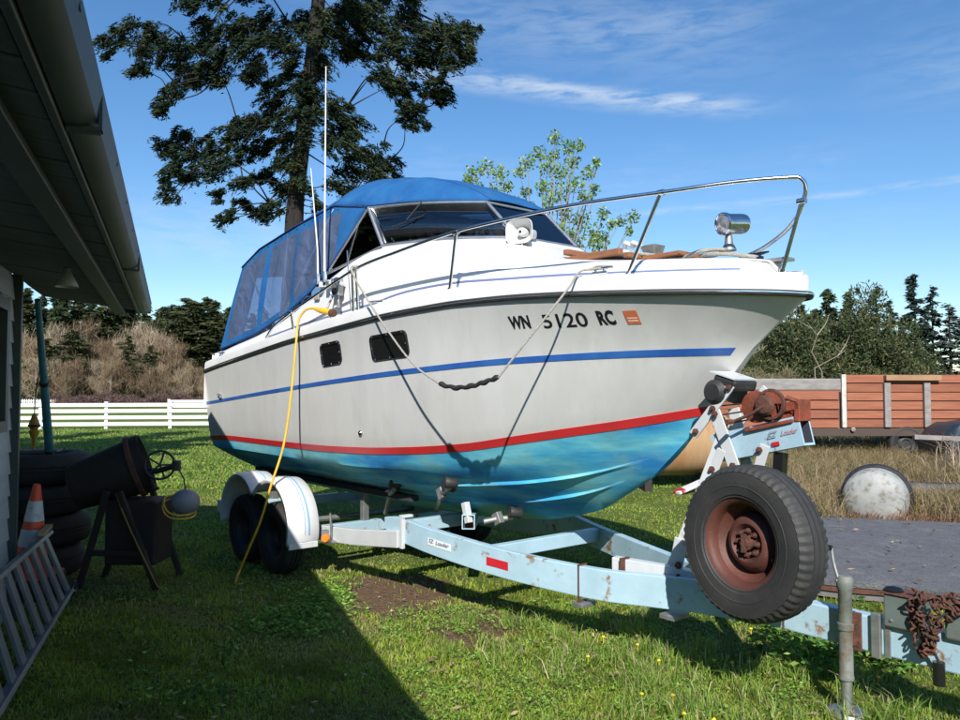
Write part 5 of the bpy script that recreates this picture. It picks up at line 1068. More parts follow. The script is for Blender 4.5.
# --- the big fir
FY = 22.0; kf = FY / 780
def fpt(px, py, dy=0.): Yd = FY + dy; return Vector(((px - 480) * Yd / 780, Yd, CZ + (392 - py) * Yd / 780 * (1 + 0.0)))
fir = empty('fir_tree', (-5.35, FY, 0), 0, 'tall dark fir with ragged drooping limbs rising behind the boat canopy', 'tree')
fo = Vector((-5.35, FY, 0))
tb = [(-5.4, FY, -.1), (-5.35, FY, 3), (-5.28, FY, 6.5), (-5.0, FY, 9.5), (-4.66, FY, 12.7), (-4.5, FY, 16), (-4.4, FY, 21)]
mm = MB(); mm.tube([Vector(p) - fo for p in catmull(tb, 5)], [lerp(i, [0, 12, 20, 30], [.34, .23, .20, .05]) * (1 + .05 * math.sin(i * 2.1)) for i in range(31)], 14); mm.build('trunk', barkm, fir, smooth=60)
def trunk_x(z): return lerp(z, [p[2] for p in tb], [p[0] for p in tb])
CL = []
def cl(px, py, r, dy): CL.append((px, py, r, dy))
for px, py, r in [(350, 8, 15), (378, 15, 17), (405, 12, 16), (432, 18, 17), (458, 30, 13), (396, 42, 16), (425, 50, 16), (452, 52, 11), (388, 68, 14), (366, 45, 14), (403, 84, 13), (432, 78, 12), (412, 103, 9), (345, 38, 13), (470, 20, 6), (466, 44, 6), (446, 88, 7), (405, 114, 6), (420, 116, 5),
                  (118, 22, 10), (145, 28, 13), (170, 42, 15), (200, 28, 15), (230, 18, 15), (262, 12, 14), (182, 62, 12), (212, 55, 14), (142, 48, 9), (195, 72, 8), (243, 42, 12), (272, 32, 13), (286, 58, 11), (252, 68, 9), (98, 36, 8), (160, 88, 7), (155, 100, 5), (172, 80, 6), (208, 65, 7), (132, 62, 6),
                  (158, 140, 8), (178, 150, 13), (202, 146, 14), (228, 128, 14), (250, 115, 13), (266, 98, 12), (248, 142, 14), (280, 128, 12), (216, 162, 12), (168, 168, 7), (190, 170, 9), (240, 176, 6), (262, 170, 10), (226, 212, 6), (284, 188, 9), (268, 202, 7), (164, 186, 8), (285, 158, 9), (275, 75, 10), (240, 198, 5), (258, 208, 5), (214, 190, 5), (176, 130, 7),
                  (333, 98, 12), (350, 116, 14), (342, 140, 13), (366, 148, 15), (388, 162, 12), (376, 176, 10), (352, 168, 13), (338, 184, 10), (330, 128, 10), (398, 178, 6), (320, 205, 5), (360, 190, 8), (308, 100, 9), (300, 85, 10), (318, 60, 10), (330, 20, 13), (300, 15, 12), (288, 110, 9)]:
    cl(px, py, r, float(rng.uniform(-2.0, 2.0)) * min(1, abs(px - 305) / 80 + .3))
for q_ in list(CL):
    for _ in range(3):
        a_ = rng.uniform(0, 6.28); rr_ = q_[2] * rng.uniform(.9, 1.6); cl(q_[0] + math.cos(a_) * rr_, q_[1] + math.sin(a_) * rr_ * .8 + 3, rng.uniform(2.2, 4.5), q_[3])
for py in range(5, 200, 13): cl(310 - py * .08 + rng.uniform(-14, 14), py, rng.uniform(6, 10), rng.uniform(-1.2, -.5))
for _ in range(46):
    z_ = rng.uniform(13.2, 20.5); rr = (21.5 - z_) * .55; a = rng.uniform(0, 6.28); x_ = trunk_x(z_) + rr * math.cos(a) * rng.uniform(.4, 1); yy = rr * math.sin(a) * rng.uniform(.4, 1)
    Yd = FY + yy; CL.append((x_ / Yd * 780 + 480, 392 - (z_ - CZ) / Yd * 780, 18, yy))
cents = []; dirs = []; limbs = MB(); cols = []; PREV = []; CL.sort(key=lambda c_: abs(fpt(c_[0], c_[1], c_[3]).x - trunk_x(fpt(c_[0], c_[1], c_[3]).z)))
for px, py, r, dy in CL:
    c_ = fpt(px, py, dy); R_ = r * kf * 1.02; n = int(60 + 8500 * R_ ** 2); n = min(n, 2600)
    # limb from the trunk
    zt = min(c_.z + abs(c_.x - trunk_x(c_.z)) * random.uniform(-.05, .25) + .2, 20.5); a = Vector((trunk_x(zt), FY, zt)); tx_ = abs(c_.x - trunk_x(c_.z)); best = None
    for q_ in PREV:
        if abs(q_.x - trunk_x(q_.z)) < tx_ - .25 and (q_ - c_).length < 2.6 and abs(q_.z - c_.z) < 1.3 and (q_.x - trunk_x(q_.z)) * (c_.x - trunk_x(c_.z)) > 0 and (best is None or (q_ - c_).length < (best - c_).length): best = q_
    if best is not None and tx_ > .9: a = best
    PREV.append(c_); mid = (a + c_) / 2 + Vector((random.uniform(-.15, .15), random.uniform(-.2, .2), random.uniform(-.12, .22)))
    far = (c_ - a).length
    if far > .6: limbs.tube([p - fo for p in catmull([a, mid, c_], 5)], [lerp(i, [0, 10], [.014 + .010 * far, .008]) for i in range(11)], 5)
    # sub-clumps: flat drooping fans
    nsub = max(5, int(R_ / .022)); 
    for s_ in range(nsub):
        v = rng.normal(size=3); v /= np.linalg.norm(v); off = v * R_ * (rng.random() ** .6) * np.array([1.25, 1.25, 1.05]); cc_ = np.array(c_) + off
        out = np.array([c_.x - a.x, c_.y - a.y, 0]); out = out / (np.linalg.norm(out) + 1e-6) + rng.normal(size=3) * .5; out[2] = -.15 + rng.normal() * .25; out /= np.linalg.norm(out)
        kk = max(8, n // nsub); t_ = rng.random(kk); lat = np.cross(out, [0, 0, 1.]); lat /= np.linalg.norm(lat) + 1e-9
        ln = (.40 * min(1., R_ / .3) + .10) * rng.uniform(.5, 1.2)
        side_ = rng.normal(size=kk) * .30 * ln * (1 - t_ * .6)
        p = cc_[None] + out[None] * ((t_ - .5) * ln)[:, None] + lat[None] * side_[:, None] + rng.normal(size=(kk, 3)) * .03; p[:, 2] -= np.abs(side_) * .6 + (t_ ** 2) * .22 * ln / .4
        dd = out[None] * .8 + lat[None] * np.sign(side_)[:, None] * .8 + rng.normal(size=(kk, 3)) * .3; dd[:, 2] -= .35; dd /= np.linalg.norm(dd, axis=1)[:, None]
        cents.append(p - np.array(fo)); dirs.append(dd)
        warm = rng.random() < .3; cols.append(var_cols(kk, (.034, .044, .017) if warm else (.017, .031, .016), .4))
cents = np.concatenate(cents); dirs = np.concatenate(dirs); cols = np.concatenate(cols); n = len(cents)
tag(limbs.build('limbs', barkm, fir, smooth=60), kind='stuff')
me = spray(cents, dirs, rng.uniform(.09, .22, n), rng.uniform(.02, .048, n), cols, 'crown', needlem); o = D.objects.new('crown', me); C.objects.link(o); o.parent = fir
print('fir sprays', n)
# --- leafy tree behind the cabin
AY = 14.0; ka = AY / 780
lt = empty('leafy_tree', (1.3, AY, 0), 0, 'slender young-leaved tree with pale green foliage behind the windshield', 'tree'); lo_ = Vector((1.3, AY, 0))
def apt(px, py, dy=0): return Vector(((px - 480) * (AY + dy) / 780, AY + dy, CZ + (392 - py) * (AY + dy) / 780))
mm = MB(); cents = []; dirs = []; cols = []
forks = [Vector((1.3, AY, 0)), Vector((1.25, AY, 1.8))]
mm.tube([forks[0] - lo_, forks[1] - lo_], [.09, .07], 8)
leafpos = [(472, 172, 9), (486, 166, 9), (500, 172, 9), (508, 185, 7), (494, 188, 7), (478, 186, 6), (468, 180, 5), (520, 170, 7), (528, 160, 8), (540, 150, 7), (556, 136, 8), (570, 145, 8), (580, 142, 6), (548, 165, 9), (562, 172, 10), (574, 160, 8), (544, 185, 9), (560, 192, 9), (576, 182, 9), (590, 170, 7), (598, 160, 5), (586, 196, 7), (550, 200, 7), (566, 212, 9), (582, 218, 10), (594, 232, 11), (574, 236, 10), (560, 226, 7), (604, 212, 7), (596, 188, 6), (612, 224, 5), (598, 246, 9), (578, 250, 9), (622, 220, 6), (634, 216, 7), (630, 230, 5), (604, 238, 7), (538, 215, 6), (526, 190, 6), (530, 206, 6), (518, 200, 5), (554, 152, 7)]
for px, py, r in leafpos:
    dy = rng.uniform(-.7, .7); c_ = apt(px, py, dy); base = forks[1] + Vector((rng.uniform(-.1, .1), 0, rng.uniform(0, .6))); md = base.lerp(c_, .5) + Vector((rng.uniform(-.12, .12), 0, -.1 if px > 600 else .1))
    mm.tube([p - lo_ for p in catmull([base, md, c_], 5)], [lerp(i, [0, 10], [.026, .005]) for i in range(11)], 5)
    nl = int(r * 12); R_ = r * ka * 1.15
    for tw in range(4):
        e_ = np.array(c_) + rand_dirs(1)[0] * R_; mm.tube([c_ - lo_, Vector(e_) - lo_], [.005, .002], 4)
    off = rand_dirs(nl) * (rng.random((nl, 1)) ** .5) * R_; cents.append(np.array(c_)[None] + off - np.array(lo_)); dirs.append(rand_dirs(nl)); cols.append(var_cols(nl, (.15, .27, .06), .35, (.34, .40, .12), .2))
mm.build('trunk', barkg, lt, smooth=60); cents = np.concatenate(cents); dirs = np.concatenate(dirs); cols = np.concatenate(cols); n = len(cents)
me = spray(cents, dirs, rng.uniform(.05, .10, n), rng.uniform(.025, .045, n), cols, 'crown', leafm); o = D.objects.new('crown', me); C.objects.link(o); o.parent = lt
# --- distant conifers
def conifer_mesh(h, spread, nl, seed, base, droop=.3, sparse=1.):
    r_ = np.random.default_rng(seed); P = []; Dd = []; cc_ = []; mm = MB(); mm.tube([(0, 0, 0), (r_.normal() * .1, 0, h * .5), (0, 0, h)], [h * .012, h * .008, .02], 6)
    nb = int(h * 7 * sparse)
    for b_ in range(nb):
        z_ = h * (.08 + .91 * (b_ + r_.random()) / nb); f_ = 1 - z_ / h; L = spread * (f_ ** .75) * r_.uniform(.3, 1.3) * (1 + .25 * math.sin(z_ * 2.3 + seed)) + .12; a = r_.uniform(0, 6.28); d = np.array([math.cos(a), math.sin(a), 0])
        if r_.random() < .5: mm.tube([(0, 0, z_), tuple(d * L * .9 + np.array([0, 0, z_ - L * droop]))], [.05, .015], 3)
        k = int(nl * L / spread * 7) + 14; t_ = r_.uniform(.15, 1, k); sd = np.array([-d[1], d[0], 0]); lat = r_.normal(size=k) * .20 * L * (1.1 - t_)
        p = d[None] * (L * t_)[:, None] + sd[None] * lat[:, None] + r_.normal(size=(k, 3)) * .10; p[:, 2] += z_ - L * droop * t_ ** 1.3
        dd = d[None] + sd[None] * np.sign(lat)[:, None] * .7 + r_.normal(size=(k, 3)) * .4; dd[:, 2] -= .25; dd /= np.linalg.norm(dd, axis=1)[:, None]
        P.append(p); Dd.append(dd); cc_.append(np.array(base)[None] * (1 + r_.uniform(-.35, .35, (k, 1))) * r_.uniform(.75, 1.25))
    P = np.concatenate(P); Dd = np.concatenate(Dd); cc_ = np.concatenate(cc_); n = len(P)
    cr = spray(P, Dd, r_.uniform(.30, .65, n), r_.uniform(.09, .19, n), cc_, 'crown', needlem)
    me = D.meshes.new('trunk'); me.from_pydata(mm.v, [], mm.f); me.materials.append(barkm); me.update(); return me, cr
CON = [conifer_mesh(12, 2.6, 20, 11, (.030, .050, .028)), conifer_mesh(12, 3.2, 24, 12, (.038, .055, .022)), conifer_mesh(12, 1.9, 14, 13, (.022, .040, .032), .2, .8), conifer_mesh(12, 2.3, 12, 14, (.040, .060, .042), .15, .6), conifer_mesh(12, 1.7, 9, 15, (.055, .075, .065), .25, .5), conifer_mesh(12, 4.2, 22, 16, (.050, .062, .026), .15, 1.1)]
def plant_conifer(x_, y_, h, kind, label, group):
    e_ = empty('conifer', (x_, y_, 0), random.uniform(0, 6.28), label, 'tree', group); s_ = h / 12; w_ = s_ * random.uniform(.85, 1.35) * (1.5 if kind == 5 else 1.35 if kind in (2, 3, 4) else 1)
    e_.scale = (w_, w_, s_)
    for nm, me in zip(('trunk', 'crown'), CON[kind]): o = D.objects.new(nm, me); C.objects.link(o); o.parent = e_
    return e_
GL = 'dark conifers along the far treeline'
def at_px(px, top, Yd): return (px - 480) * Yd / 780, CZ + (392 - top) * Yd / 780
for px, top, Yd, kd in [(28, 300, 120, 1), (40, 304, 126, 0), (52, 297, 120, 1), (64, 306, 128, 0), (78, 300, 124, 1), (92, 305, 130, 0), (106, 302, 122, 1), (120, 308, 128, 2), (134, 310, 124, 0), (146, 306, 130, 1), (158, 312, 122, 0), (168, 308, 128, 2), (178, 311, 124, 1), (188, 307, 126, 2), (196, 313, 122, 0), (206, 309, 128, 1), (216, 312, 124, 2), (226, 316, 122, 0), (238, 312, 128, 1), (250, 318, 124, 0), (14, 300, 118, 0), (0, 304, 124, 1), (-14, 300, 120, 0), (264, 320, 130, 1), (160, 322, 118, 1), (184, 324, 118, 0), (210, 326, 118, 1), (232, 330, 118, 0)]:
    x_, h = at_px(px + random.uniform(-4, 4), top - 9 + random.uniform(-4, 5), Yd); plant_conifer(x_, Yd, h, (kd if random.random() < .35 else 5), 'dark far conifer on the treeline beyond the white fences', GL)
for i in range(26):
    px = 276 + i * 19 + random.uniform(-5, 5); Yd = random.uniform(112, 130); x_, h = at_px(px, random.uniform(330, 345), Yd); plant_conifer(x_, Yd, h, i % 3, 'dark far conifer on the treeline beyond the white fences', GL)
GRt = 'conifers behind the wagon'
RL = [(802, 304, 66, 5), (818, 308, 62, 5), (830, 288, 66, 1), (851, 291, 64, 1), (864, 306, 60, 5), (878, 286, 66, 4), (891, 302, 62, 3), (903, 318, 70, 4), (926, 312, 74, 3), (950, 304, 66, 4), (961, 318, 70, 3), (985, 305, 64, 4), (1004, 300, 60, 1), (780, 322, 60, 5), (765, 335, 58, 5)]
for px, top, Yd, kd in RL:
    x_, h = at_px(px, top, Yd); plant_conifer(x_, Yd, h, kd, 'mid-height conifer in the cluster behind the red wagon', GRt)
x_, h = at_px(915, 273, 64); e_ = plant_conifer(x_, 64, h, 2, 'tallest narrow blue-green conifer behind the wagon', GRt)
x_, h = at_px(934, 286, 68); plant_conifer(x_, 68, h, 3, 'thin-crowned conifer right of the tallest one behind the wagon', GRt)
# bushy scrub in front of them
def bush_mesh(name, r, hgt, n, seed, col, alt, pa, L0, W0, mt=needlem, twigs=0, tc=(.25, .2, .13)):
    r_ = np.random.default_rng(seed); lob = r_.normal(size=(9, 3)) * np.array([r * .45, r * .35, hgt * .2]) + np.array([0, 0, hgt * .5]); k = r_.integers(0, 9, n); v = r_.normal(size=(n, 3)); v /= np.linalg.norm(v, axis=1)[:, None]
    p = lob[k] + v * (r_.random((n, 1)) ** .4) * np.array([r * .45, r * .4, hgt * .38]); p[:, 2] = np.abs(p[:, 2]); dd = v * .6 + r_.normal(size=(n, 3)) * .6; dd[:, 2] += .3; dd /= np.linalg.norm(dd, axis=1)[:, None]
    cc_ = np.array(col)[None] * (1 + r_.uniform(-.4, .4, (n, 1))); q = r_.random(n) < pa; cc_[q] = np.array(alt)[None] * (1 + r_.uniform(-.3, .3, (q.sum(), 1)))
    return spray(p, dd, r_.uniform(.6, 1.4, n) * L0, r_.uniform(.6, 1.4, n) * W0, cc_, name, mt)
SB = [bush_mesh('scrub_foliage', 3.2, 5.5, 15000, 21, (.045, .065, .026), (.12, .115, .055), .22, .26, .075), bush_mesh('scrub_foliage', 3.0, 3.0, 9000, 22, (.20, .165, .095), (.10, .11, .05), .3, .40, .035), bush_mesh('scrub_foliage', 3.2, 4.6, 15000, 23, (.06, .078, .03), (.15, .13, .065), .22, .26, .07)]
GS = 'scrub bushes between wagon and conifers'
for i, (px, Yd, sc, kd) in enumerate([(752, 46, .9, 1), (770, 50, .85, 1), (785, 52, 1.05, 2), (800, 46, .55, 1), (812, 54, 1.3, 0), (834, 52, 1.05, 2), (860, 54, 1.05, 0), (868, 44, .55, 1), (885, 46, .6, 2), (905, 48, .45, 1), (925, 46, .5, 1), (945, 45, .55, 1), (965, 46, .6, 1), (990, 50, .7, 2), (734, 52, .8, 1), (800, 56, 1.35, 2), (826, 58, 1.2, 0), (846, 58, 1.15, 2), (715, 48, .6, 1), (695, 50, .6, 1), (772, 58, 1.1, 0), (880, 56, 1.15, 2), (760, 56, .8, 2), (895, 58, .75, 0), (812, 60, 1.5, 2)]):
    e_ = D.objects.new('scrub_bush', SB[kd]); C.objects.link(e_); e_.location = ((px - 480) * Yd / 780, Yd, -.1); e_.rotation_euler = (0, 0, random.uniform(0, 6)); e_.scale = (sc, sc, sc * random.uniform(.9, 1.1))
    tag(e_, ('green-brown scrub bush in front of the conifers', 'straw-coloured bare scrub bush behind the wagon', 'olive scrub bush at the foot of the conifers')[kd], 'bush', GS)
# pale dead branches
for i, (pts) in enumerate(([(740, 372), (752, 355), (768, 345)], [(822, 372), (812, 352), (818, 335), (808, 322)], [(815, 368), (838, 356), (846, 350)])):
    Yd = 40; P_ = [Vector(((a - 480) * Yd / 780, Yd, CZ + (392 - b_) * Yd / 780)) for a, b_ in pts]; P_ = [Vector((P_[0].x, Yd, 0))] + P_
    mm = MB(); mm.tube(P_, [lerp(j, [0, len(P_) - 1], [.035, .012]) for j in range(len(P_))], 6); mm.tube([P_[-2], P_[-2] + Vector((.5, .2, .55)), P_[-2] + Vector((.7, .1, 1.1))], [.035, .025, .01], 5); mm.tube([P_[-2].lerp(P_[-1], .5), P_[-1] + Vector((-.5, 0, .1))], [.025, .01], 5); o = mm.build('dead_branch', mat('bleached_wood%d' % i, (.24, .21, .17), .85), None, smooth=60); tag(o, ('leaning bleached branch nearest the boat bow', 'forked upright bleached dead branch behind the wagon', 'low slanting bleached branch behind the wagon')[i], 'branch')
# --- bare alders at left
def bare_mesh(seed, h, nt_=2600, tint=(.25, .18, .11)):
    r_ = np.random.default_rng(seed); mm = MB(); mm.tube([(0, 0, 0), (r_.normal() * .3, 0, h * .5), (r_.normal() * .3, 0, h * .95)], [.20, .13, .04], 5)
    P = []; Dd = []
    for b_ in range(26):
        z_ = h * r_.uniform(.12, .85); a = r_.uniform(0, 6.28); L = h * .34 * r_.uniform(.6, 1.1) * (1.15 - z_ / h); e_ = np.array([math.cos(a) * L, math.sin(a) * L, z_ + L * r_.uniform(.5, 1.2)]); mm.tube([(0, 0, z_), tuple((e_ + [0, 0, z_]) / 2 - [0, 0, .1]), tuple(e_)], [.09, .06, .02], 3)
        k = nt_ // 26; t_ = r_.uniform(.15, 1.05, k); p0 = np.array([0, 0, z_]); p = p0 + (e_ - p0)[None] * t_[:, None] + r_.normal(size=(k, 3)) * .42 * (1 + .0 * t_[:, None]); d = r_.normal(size=(k, 3)) * .42 + np.array([0, 0, 1.0]); d /= np.linalg.norm(d, axis=1)[:, None]; P.append(p); Dd.append(d)
    P = np.concatenate(P); Dd = np.concatenate(Dd); n = len(P); cc_ = np.array(tint)[None] * (1 + r_.uniform(-.35, .35, (n, 1)))
    cr = spray(P, Dd, r_.uniform(.6, 1.8, n), r_.uniform(.02, .045, n), cc_, 'twigs', needlem)
    me = D.meshes.new('trunk'); me.from_pydata(mm.v, [], mm.f); me.materials.append(barkg); me.update(); return me, cr
BAR = [bare_mesh(31, 9), bare_mesh(32, 9, 2000, (.20, .14, .085)), bare_mesh(33, 9, 2200, (.29, .22, .145)), bare_mesh(34, 9, 2800, (.16, .11, .068)), bare_mesh(35, 9, 1500, (.26, .205, .14))]
GB = 'bare brown trees beyond the fences'
bl = [(30, 325, 98), (45, 318, 102), (58, 312, 98), (70, 316, 104), (82, 313, 98), (94, 320, 100), (106, 322, 96), (116, 316, 102), (126, 318, 98), (138, 316, 104), (148, 320, 98), (158, 326, 100), (168, 330, 96), (178, 336, 100), (188, 343, 98), (198, 350, 100), (208, 356, 97), (36, 345, 92), (55, 342, 93), (75, 345, 92), (98, 346, 93), (118, 345, 92), (140, 348, 93), (160, 352, 92), (182, 358, 93), (215, 362, 98), (228, 366, 96), (15, 320, 100), (0, 322, 98), (66, 352, 90), (110, 354, 90), (150, 358, 90), (90, 330, 106), (130, 332, 106), (48, 332, 106)]
for i, (px, top, Yd) in enumerate([(46, 338, 95), (72, 330, 96), (128, 334, 94), (150, 345, 93)]): x_, h = at_px(px, top, Yd); plant_conifer(x_, Yd, h, 5, 'small dark evergreen mixed among the bare brown trees', 'evergreens among the bare trees')
for i, (px, top, Yd) in enumerate(bl):
    x_, h = at_px(px, top + 7 + random.uniform(-7, 9), Yd); e_ = empty('bare_tree', (x_, Yd, 0), random.uniform(0, 6), 'leafless brown tree in the thicket beyond the white fences', 'tree', GB); s_ = h / 9.3; e_.scale = (s_ * 1.1, s_ * 1.1, s_)
    for nm, me in zip(('trunk', 'twigs'), BAR[(i * 7 + i // 5) % 5]): o = D.objects.new(nm, me); C.objects.link(o); o.parent = e_
def mass(name, n, fx, base, v, L, Wd, label, cat, up=.8, mt=needlem, alt=None, pa=0.):
    P = fx(n); d = rng.normal(size=(n, 3)) * .5 + np.array([0, 0, up]); d /= np.linalg.norm(d, axis=1)[:, None]
    me = spray(P, d, rng.uniform(L * .6, L * 1.4, n), rng.uniform(Wd * .6, Wd * 1.4, n), var_cols(n, base, v, alt, pa), name, mt); o = D.objects.new(name, me); C.objects.link(o); return tag(o, label, cat, kind='stuff')
def hedge(n):
    x_ = rng.uniform(-46, -28, n); return np.stack([x_, 84 + rng.normal(size=n) * .8, rng.random(n) ** .8 * (1.25 + .25 * np.sin(x_ * .9) + .2 * np.sin(x_ * 2.3))], 1)
mass('bramble_hedge', 9000, hedge, (.11, .07, .06), .35, .5, .05, 'low purple-brown bramble hedge along the field edge', 'hedge')
def thicket(n):
    x_ = rng.uniform(-75, 40, n); z = rng.random(n) ** .9 * (5.6 + 1.5 * np.sin(x_ * .21) + np.sin(x_ * .7)); z = np.where(x_ > -40, z * .55, z); return np.stack([x_, 110 + rng.normal(size=n) * 2, z], 1)
mass('thicket', 26000, thicket, (.075, .065, .04), .4, 1.2, .22, 'dense dark brush filling the wood behind the bare trees', 'thicket', .5, alt=(.03, .045, .02), pa=.4)
def rthicket(n):
    x_ = rng.uniform(12, 60, n); z = rng.random(n) * (3.2 + .6 * np.sin(x_ * .5)); return np.stack([x_, 60 + rng.normal(size=n) * 2.0, z], 1)
mass('thicket', 9000, rthicket, (.07, .07, .035), .4, .7, .14, 'dark green undergrowth at the foot of the conifers behind the wagon', 'thicket', .5, alt=(.15, .13, .07), pa=.35)
# trees left of the garage that shade the far lawn
for (x_, y_, h) in ((-10.0, 9.5, 13.5), (-12.5, 12.0, 14), (-15.5, 14.0, 12.5), (-18.5, 16.5, 11), (-11.5, 8.0, 12)):
    e_ = plant_conifer(x_, y_, h, 1, 'dense conifer standing beyond the garage gable', 'conifers beyond the garage')
# ------------------------------------------------------------------ grass
grassm = attr_mat('grass_blades', .5, .3, .45)
def blades(P, hgt, wid, lean, cols, name):
    n = len(P); a = rng.uniform(0, 2 * math.pi, n); sd = np.stack([np.cos(a), np.sin(a), np.zeros(n)], 1); b_ = rng.uniform(0, 2 * math.pi, n); ln = np.stack([np.cos(b_), np.sin(b_), np.zeros(n)], 1) * (lean * rng.random(n))[:, None]
    h = hgt[:, None]; w_ = wid[:, None]; up = np.array([0, 0, 1.])[None]
    p0 = P - sd * w_ / 2; p1 = P + sd * w_ / 2; m_ = P + up * h * .55 + ln * h * .35; p2 = m_ + sd * w_ * .4; p3 = m_ - sd * w_ * .4; tp_ = P + up * h * (1 - .25 * lean) + ln * h
    V = np.stack([p0, p1, p2, p3, tp_], 1).reshape(-1, 3); i0 = np.arange(n)[:, None] * 5; F3 = np.concatenate([i0 + [0, 1, 2], i0 + [0, 2, 3], i0 + [3, 2, 4]], 1).reshape(-1)
    c5 = np.repeat(cols, 5, 0); me = raw_mesh(name, V, F3, 3, c5, [grassm]); o = D.objects.new(name, me); C.objects.link(o); return o
def sample(n, y0, y1, pw, xr=.68):
    u = rng.random(n); e_ = 1 - pw; y_ = (y0 ** e_ + u * (y1 ** e_ - y0 ** e_)) ** (1 / e_); x_ = rng.uniform(-xr, xr, n) * y_; return x_, y_
def fbm(x_, y_, s_=1., seed=0):
    o = 0; 
    for k, (f_, a) in enumerate(((1, .5), (2.1, .25), (4.3, .15), (9.1, .1))): o = o + a * np.sin(x_ * f_ * s_ + 3 * np.sin(y_ * f_ * s_ * .7 + seed + k) + k) * np.cos(y_ * f_ * s_ * 1.1 + 2 * np.sin(x_ * f_ * s_ * .6 + seed * 2) + k * 2)
    return o
def in_slab(x_, y_):
    P4 = [(SA.x - .05, SA.y), (SBp.x, SBp.y), (SC_.x, SC_.y), (SDp.x, SDp.y)]; r_ = np.ones(len(x_), bool)
    for (ax, ay), (bx, by_) in zip(P4, P4[1:] + P4[:1]): r_ &= ((bx - ax) * (y_ - ay) - (by_ - ay) * (x_ - ax)) > 0
    return r_
def gh(x_, y_): return .02 * np.sin(x_ * .9 + 1) * np.cos(y_ * .7) * np.clip((y_ - 2) / 3, 0, 1)
x_, y_ = sample(330000, 2.3, 13, 1.35)
ncl = fbm(x_, y_, 2.2, 1)
d1 = np.hypot(x_ + .70, (y_ - 6.25) * .75) + .25 * fbm(x_, y_, 5, 3); d2 = np.hypot(x_ + .05, (y_ - 5.6) * .5) + .2 * fbm(x_, y_, 5, 4)
bare = (d1 < .46) | (d2 < .28); drym = (x_ > 3.6) & (y_ > 8.6)
keep = ~in_slab(x_, y_) & (~bare | (rng.random(len(x_)) < .10)) & (~drym | (rng.random(len(x_)) < .3)) & (rng.random(len(x_)) < np.clip(.62 + 1.3 * ncl, .33, 1))
x_, y_, ncl = x_[keep], y_[keep], ncl[keep]; n = len(x_)
hg = (.018 + .024 * rng.random(n) + .040 * np.clip(fbm(x_, y_, 1.1, 7) + .1, 0, 1)) * (1 + .0 * y_); wd = rng.uniform(.0035, .007, n) * np.clip(y_ / 4, .9, 2.2)
big = rng.random(n) < .015; hg[big] *= 1.7
cols = var_cols(n, (.30, .405, .048), .35, (.42, .36, .17), .12); yy = np.clip(fbm(x_, y_, 1.7, 5) * 1.2 + .3, 0, 1)[:, None]; cols = cols * (1 - yy * .5) + np.array((.42, .46, .085)) * yy * .5; zz = np.clip(fbm(x_, y_, 3.3, 9) * 2.2, 0, 1)[:, None]; cols = cols * (1 - zz * .40); ww = np.clip(fbm(x_, y_, 1.3, 14) * 2.6 - .25, 0, 1)[:, None]; cols = cols * (1 - ww * .55) + np.array((.40, .34, .17)) * ww * .55; hg = hg * (1 - .35 * ww[:, 0])
o = blades(np.stack([x_, y_, gh(x_, y_) - .004], 1), hg, wd, 1.0, cols, 'grass'); tag(o, 'short bright green lawn grass around the trailer', 'grass', kind='stuff'); print('grass', n)
x_, y_ = sample(90000, 13, 34, 1.2, .62); keep = ~((x_ > 4.5) & (rng.random(len(x_)) < .93)); x_, y_ = x_[keep], y_[keep]; n = len(x_)
cols = var_cols(n, (.22, .33, .055), .35, (.38, .34, .14), .15); o = blades(np.stack([x_, y_, 0 * x_ - .004], 1), rng.uniform(.05, .10, n), rng.uniform(.02, .035, n), 1.2, cols, 'grass'); tag(o, 'green lawn grass stretching back to the white fence', 'grass', kind='stuff')
# taller tufts near the tongue and rail
def tufts(centres, per, rad_, h0, h1, base, alt, pa, name, label, w0=.004, lean=1.0):
    P = []; H = []
    for (cx, cy) in centres:
        k = per; r_ = rad_ * np.sqrt(rng.random(k)); a = rng.uniform(0, 6.28, k); P.append(np.stack([cx + r_ * np.cos(a), cy + r_ * np.sin(a), np.zeros(k) - .004], 1)); H.append(rng.uniform(h0, h1, k) * rng.uniform(.7, 1.2))
    P = np.concatenate(P); H = np.concatenate(H); n = len(P); o = blades(P, H, rng.uniform(.7, 1.5, n) * w0, lean, var_cols(n, base, .3, alt, pa), name); return tag(o, label, 'grass', kind='stuff')
tufts([(rng.uniform(.3, 2.4), rng.uniform(3.3, 4.9)) for _ in range(60)] + [(rng.uniform(-.2, 1.2), rng.uniform(4.6, 5.6)) for _ in range(20)], 70, .10, .08, .17, (.24, .36, .06), (.50, .44, .26), .15, 'long_grass', 'longer green grass tufts under the trailer tongue', .0045, 1.1)
# tall dry grass
cs = []
while len(cs) < 560:
    y0 = rng.uniform(9.2, 18.5); x0 = y0 * rng.uniform(.36, .66)
    if y0 < 10.4 and 4.3 < x0 < 5.7 and y0 < 9.7: continue
    if 9.3 < y0 < 10.4 and 4.55 < x0 < 5.45: continue
    if 11.0 < y0 < 12.4 and x0 > 6.0: continue
    cs.append((x0, y0))
tufts(cs, 60, .28, .20, .60, (.36, .27, .16), (.25, .22, .08), .3, 'dry_grass', 'tall straw-coloured dry grass between the drum and the wagon', .008, 1.1)
tufts([(rng.uniform(3.6, 6.2), rng.uniform(8.9, 9.6)) for _ in range(50)], 60, .2, .08, .26, (.38, .24, .15), (.24, .12, .07), .4, 'dead_brush', 'reddish dead bramble stems at the back edge of the felt platform', .007, 1.6)
tufts([(rng.uniform(8.2, 11), rng.uniform(13.6, 14.4)) for _ in range(22)], 40, .25, .6, 1.15, (.50, .40, .28), (.35, .27, .2), .3, 'dead_brush', 'heap of long pale dry stems in front of the dark vehicle', .016, 1.1)
